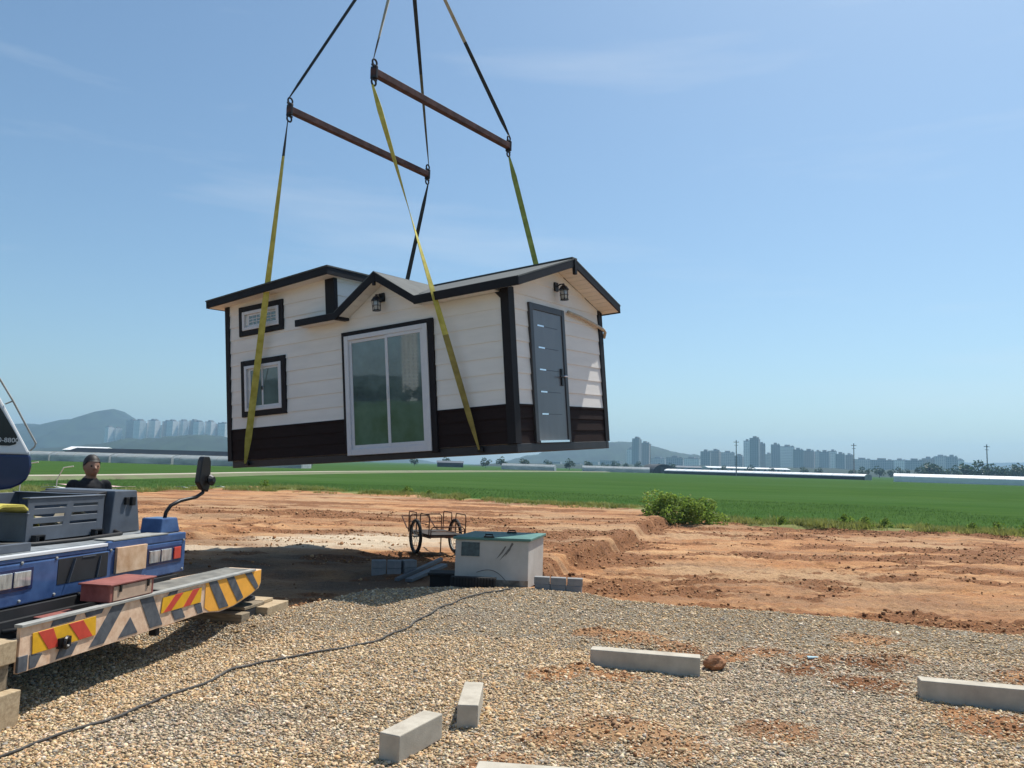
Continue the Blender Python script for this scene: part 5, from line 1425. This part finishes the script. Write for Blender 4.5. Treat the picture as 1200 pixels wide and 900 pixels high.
for k in range(1, 6):
    copy_thing(g0, (-119 + 14.2 * k, 176 - 2.6 * k, -.3), None, 'film greenhouse on the left horizon, %s in the row from the left' % ords[k])
M_white_film = mat('white_film', (.74, .75, .75), .4, var=.08, scale=.5, tint=(.80, .81, .81))
greenhouse('very long white greenhouse strip in front of the town', 101, 322, R(45.5) + 0, 7, 86, 2.2, 'long white greenhouses on the right', M_white_film, M_shade)
greenhouse('long white greenhouse behind the right end of the rice', 143, 243, R(61), 7, 46, 2.7, 'long white greenhouses on the right', M_white_film, M_white_film)
greenhouse('small pale greenhouse right below the cabin floor', 8, 330, R(80), 7, 22, 2.5, None)
greenhouse('pale greenhouse below the right corner of the cabin', 48, 360, R(84), 7, 30, 2.6, None)
bn = thing('arched_barn', 'black arched barn at the far rice edge right of the cabin', 'barn', (70.5, 380, -.3), R(12))
mb = MB(); pr = [(5.4 * math.cos(PI * k / 14), 4.3 * math.sin(PI * k / 14)) for k in range(15)]
mb.prism([(a, -8, z) for a, z in pr], (0, 16, 0)); mb.build('shell', M_shade, bn)
MB().box(-1.6, 1.6, -8.1, -8.0, 0, 2.8).build('door', mat('barn_door', (.07, .075, .08), .7), bn)
def shed(name, lab, x, y, rz, w, d, h, rh, mw, mr):
    t = thing(name, lab, 'shed', (x, y, -.3), rz)
    MB().box(-w / 2, w / 2, -d / 2, d / 2, 0, h).build('wall', mw, t)
    MB().prism([(-w / 2 - .3, -d / 2 - .3, h), (-w / 2 - .3, d / 2 + .3, h), (-w / 2 - .3, 0, h + rh)], (w + .6, 0, 0)).build('roof', mr, t)
    m = MB()
    for k in range(int(w / 6)): m.box(-w / 2 + 2 + k * 6, -w / 2 + 4 + k * 6, -d / 2 - .06, -d / 2, .8, h - .5)
    m.build('window_band', M_shade, t)
    return t
M_shedw = mat('shed_wall', (.30, .33, .35), .7, var=.1, scale=.3)
shed('long_shed', 'long dark roofed shed behind the left greenhouses', -103, 236, R(-9), 56, 12, 2.0, 1.5, M_shade, mat('dark_roof', (.02, .026, .034), 1.0, var=.2, scale=.2, spec=0))
shed('long_shed', 'second dark roofed shed behind the greenhouses, nearer the cabin', -76, 232, R(-9), 34, 12, 1.4, 1.4, M_shade, MATS['dark_roof'])
shed('white_shed', 'low white roofed shed far left below the hills', -190, 360, R(-6), 18, 12, 3.2, 1.6, M_shedw, M_white_film)
shed('factory_hall', 'long white factory hall in front of the town blocks', 208, 700, R(5), 74, 16, 4.6, 1.2, M_shedw, M_white_film)
shed('factory_hall', 'second pale factory hall right of the long white one', 385, 620, R(8), 40, 16, 4.5, 1.4, M_shedw, M_white_film)
shed('dark_shed', 'dark shed below the cabin floor beyond the path', -30, 400, R(5), 13, 8, 2.2, 1.0, M_shade, mat('slate_roof', (.05, .06, .075), .6))
shed('blue_shed', 'low grey blue shed left of the first power pole', 150, 680, R(4), 26, 12, 4.0, 1.4, mat('blue_wall', (.14, .22, .28), .6), MATS['slate_roof'])
# power poles
def pole(lab, x, y, h):
    t = thing('power_pole', lab, 'power pole', (x, y, -.4), 0, 'power poles across the rice field')
    MB().tube([(0, 0, 0), (0, 0, h)], [.24, .15], 8).build('mast', mat('pole_concrete', (.16, .16, .16), .8), t)
    m = MB(); m.box(-1.0, 1.0, -.06, .06, h - .9, h - .75); m.box(-.7, .7, -.06, .06, h - 2.0, h - 1.87); m.build('crossarm', M_dark, t)
    m = MB()
    for q in (-.9, -.3, .3, .9): m.lathe([(.06, 0), (.08, .12), (.04, .25)], (q, 0, h - .75), 6)
    m.build('insulator', M_edge, t)
    return t
pole('power pole left of the tallest town tower', 85.5, 300, 13.8)
pole('power pole in the gap between the two long white greenhouses', 130, 300, 13.8)
pole('power pole nearest the right edge of the photo', 172, 286, 14.2)
pole('power pole beside the black arched barn', 122, 690, 24)

# plastic litter and stakes beside the far path on the left
def sheet(lab, x, y, w, d, rz, m):
    k = MB(); nseg = 6
    for i in range(nseg):
        a, b = -w / 2 + w * i / nseg, -w / 2 + w * (i + 1) / nseg
        za, zb = .05 + .05 * math.sin(i * 2.1), .05 + .05 * math.sin((i + 1) * 2.1)
        k.prism([(a, -d / 2, za), (b, -d / 2, zb), (b, d / 2, zb * .6), (a, d / 2, za * .6)], (0, 0, .02))
    o = k.build('plastic_sheet', m, None); o.location = (x, y, max(gz(x, y), -.25) + .10); o.rotation_euler = (0, 0, rz)
    return tag(o, lab, 'plastic sheet', 'plastic sheets on the weeds')
M_film = mat('litter_film', (.66, .64, .60), .5, var=.15, scale=2)
M_filmp = mat('pink_film', (.55, .36, .32), .5, var=.2, scale=2)
sheet('pinkish plastic sheet on the weeds behind the crane cab', -22.3, 42.5, 4.4, .9, .02, M_filmp)
sheet('white plastic strip just below the pinkish sheet', -21.0, 39.0, 3.4, .5, .0, M_film)
sheet('white strip on the weeds left of the truck mirror', -17.0, 43.5, 2.4, .3, .18, M_film)
sheet('long white strip on the weeds right of the truck mirror', -16.9, 45.5, 2.7, .35, .0, M_film)
sheet('small orange sheet at the weeds below the cabin corner', -14.9, 46.8, .8, .4, .0, mat('orange_film', (.60, .24, .11), .5))
def stake(lab, x, y, h):
    o = MB().tube([(0, 0, 0), (.02, 0, h * .6), (.25, 0, h * .95), (.6, .1, h)], .025, 6).build('bent_stake', M_film, None); o.location = (x, y, -.3)
    return tag(o, lab, 'stake', 'bent white stakes')
stake('bent white stake rising right beside the cab nose', -19.3, 31.5, 1.5)
stake('bent white stake farther right of the cab nose', -18.6, 32.8, 1.35)

# ------------------------------------------------------------------ air
hz = MB().box(-2600, 2600, -1200, 4300, -3.2, 175).build('haze', bpy.data.materials.new('haze_air'))
hm = hz.data.materials[0]; hm.use_nodes = True
n, l = hm.node_tree.nodes, hm.node_tree.links; n.clear()
ho = n.new('ShaderNodeOutputMaterial'); pv = n.new('ShaderNodeVolumePrincipled')
pv.inputs['Density'].default_value = .00023
pv.inputs['Color'].default_value = (.42, .71, 1.0, 1)
pv.inputs['Anisotropy'].default_value = .2
l.new(pv.outputs['Volume'], ho.inputs['Volume'])
tag(hz, kind='stuff')
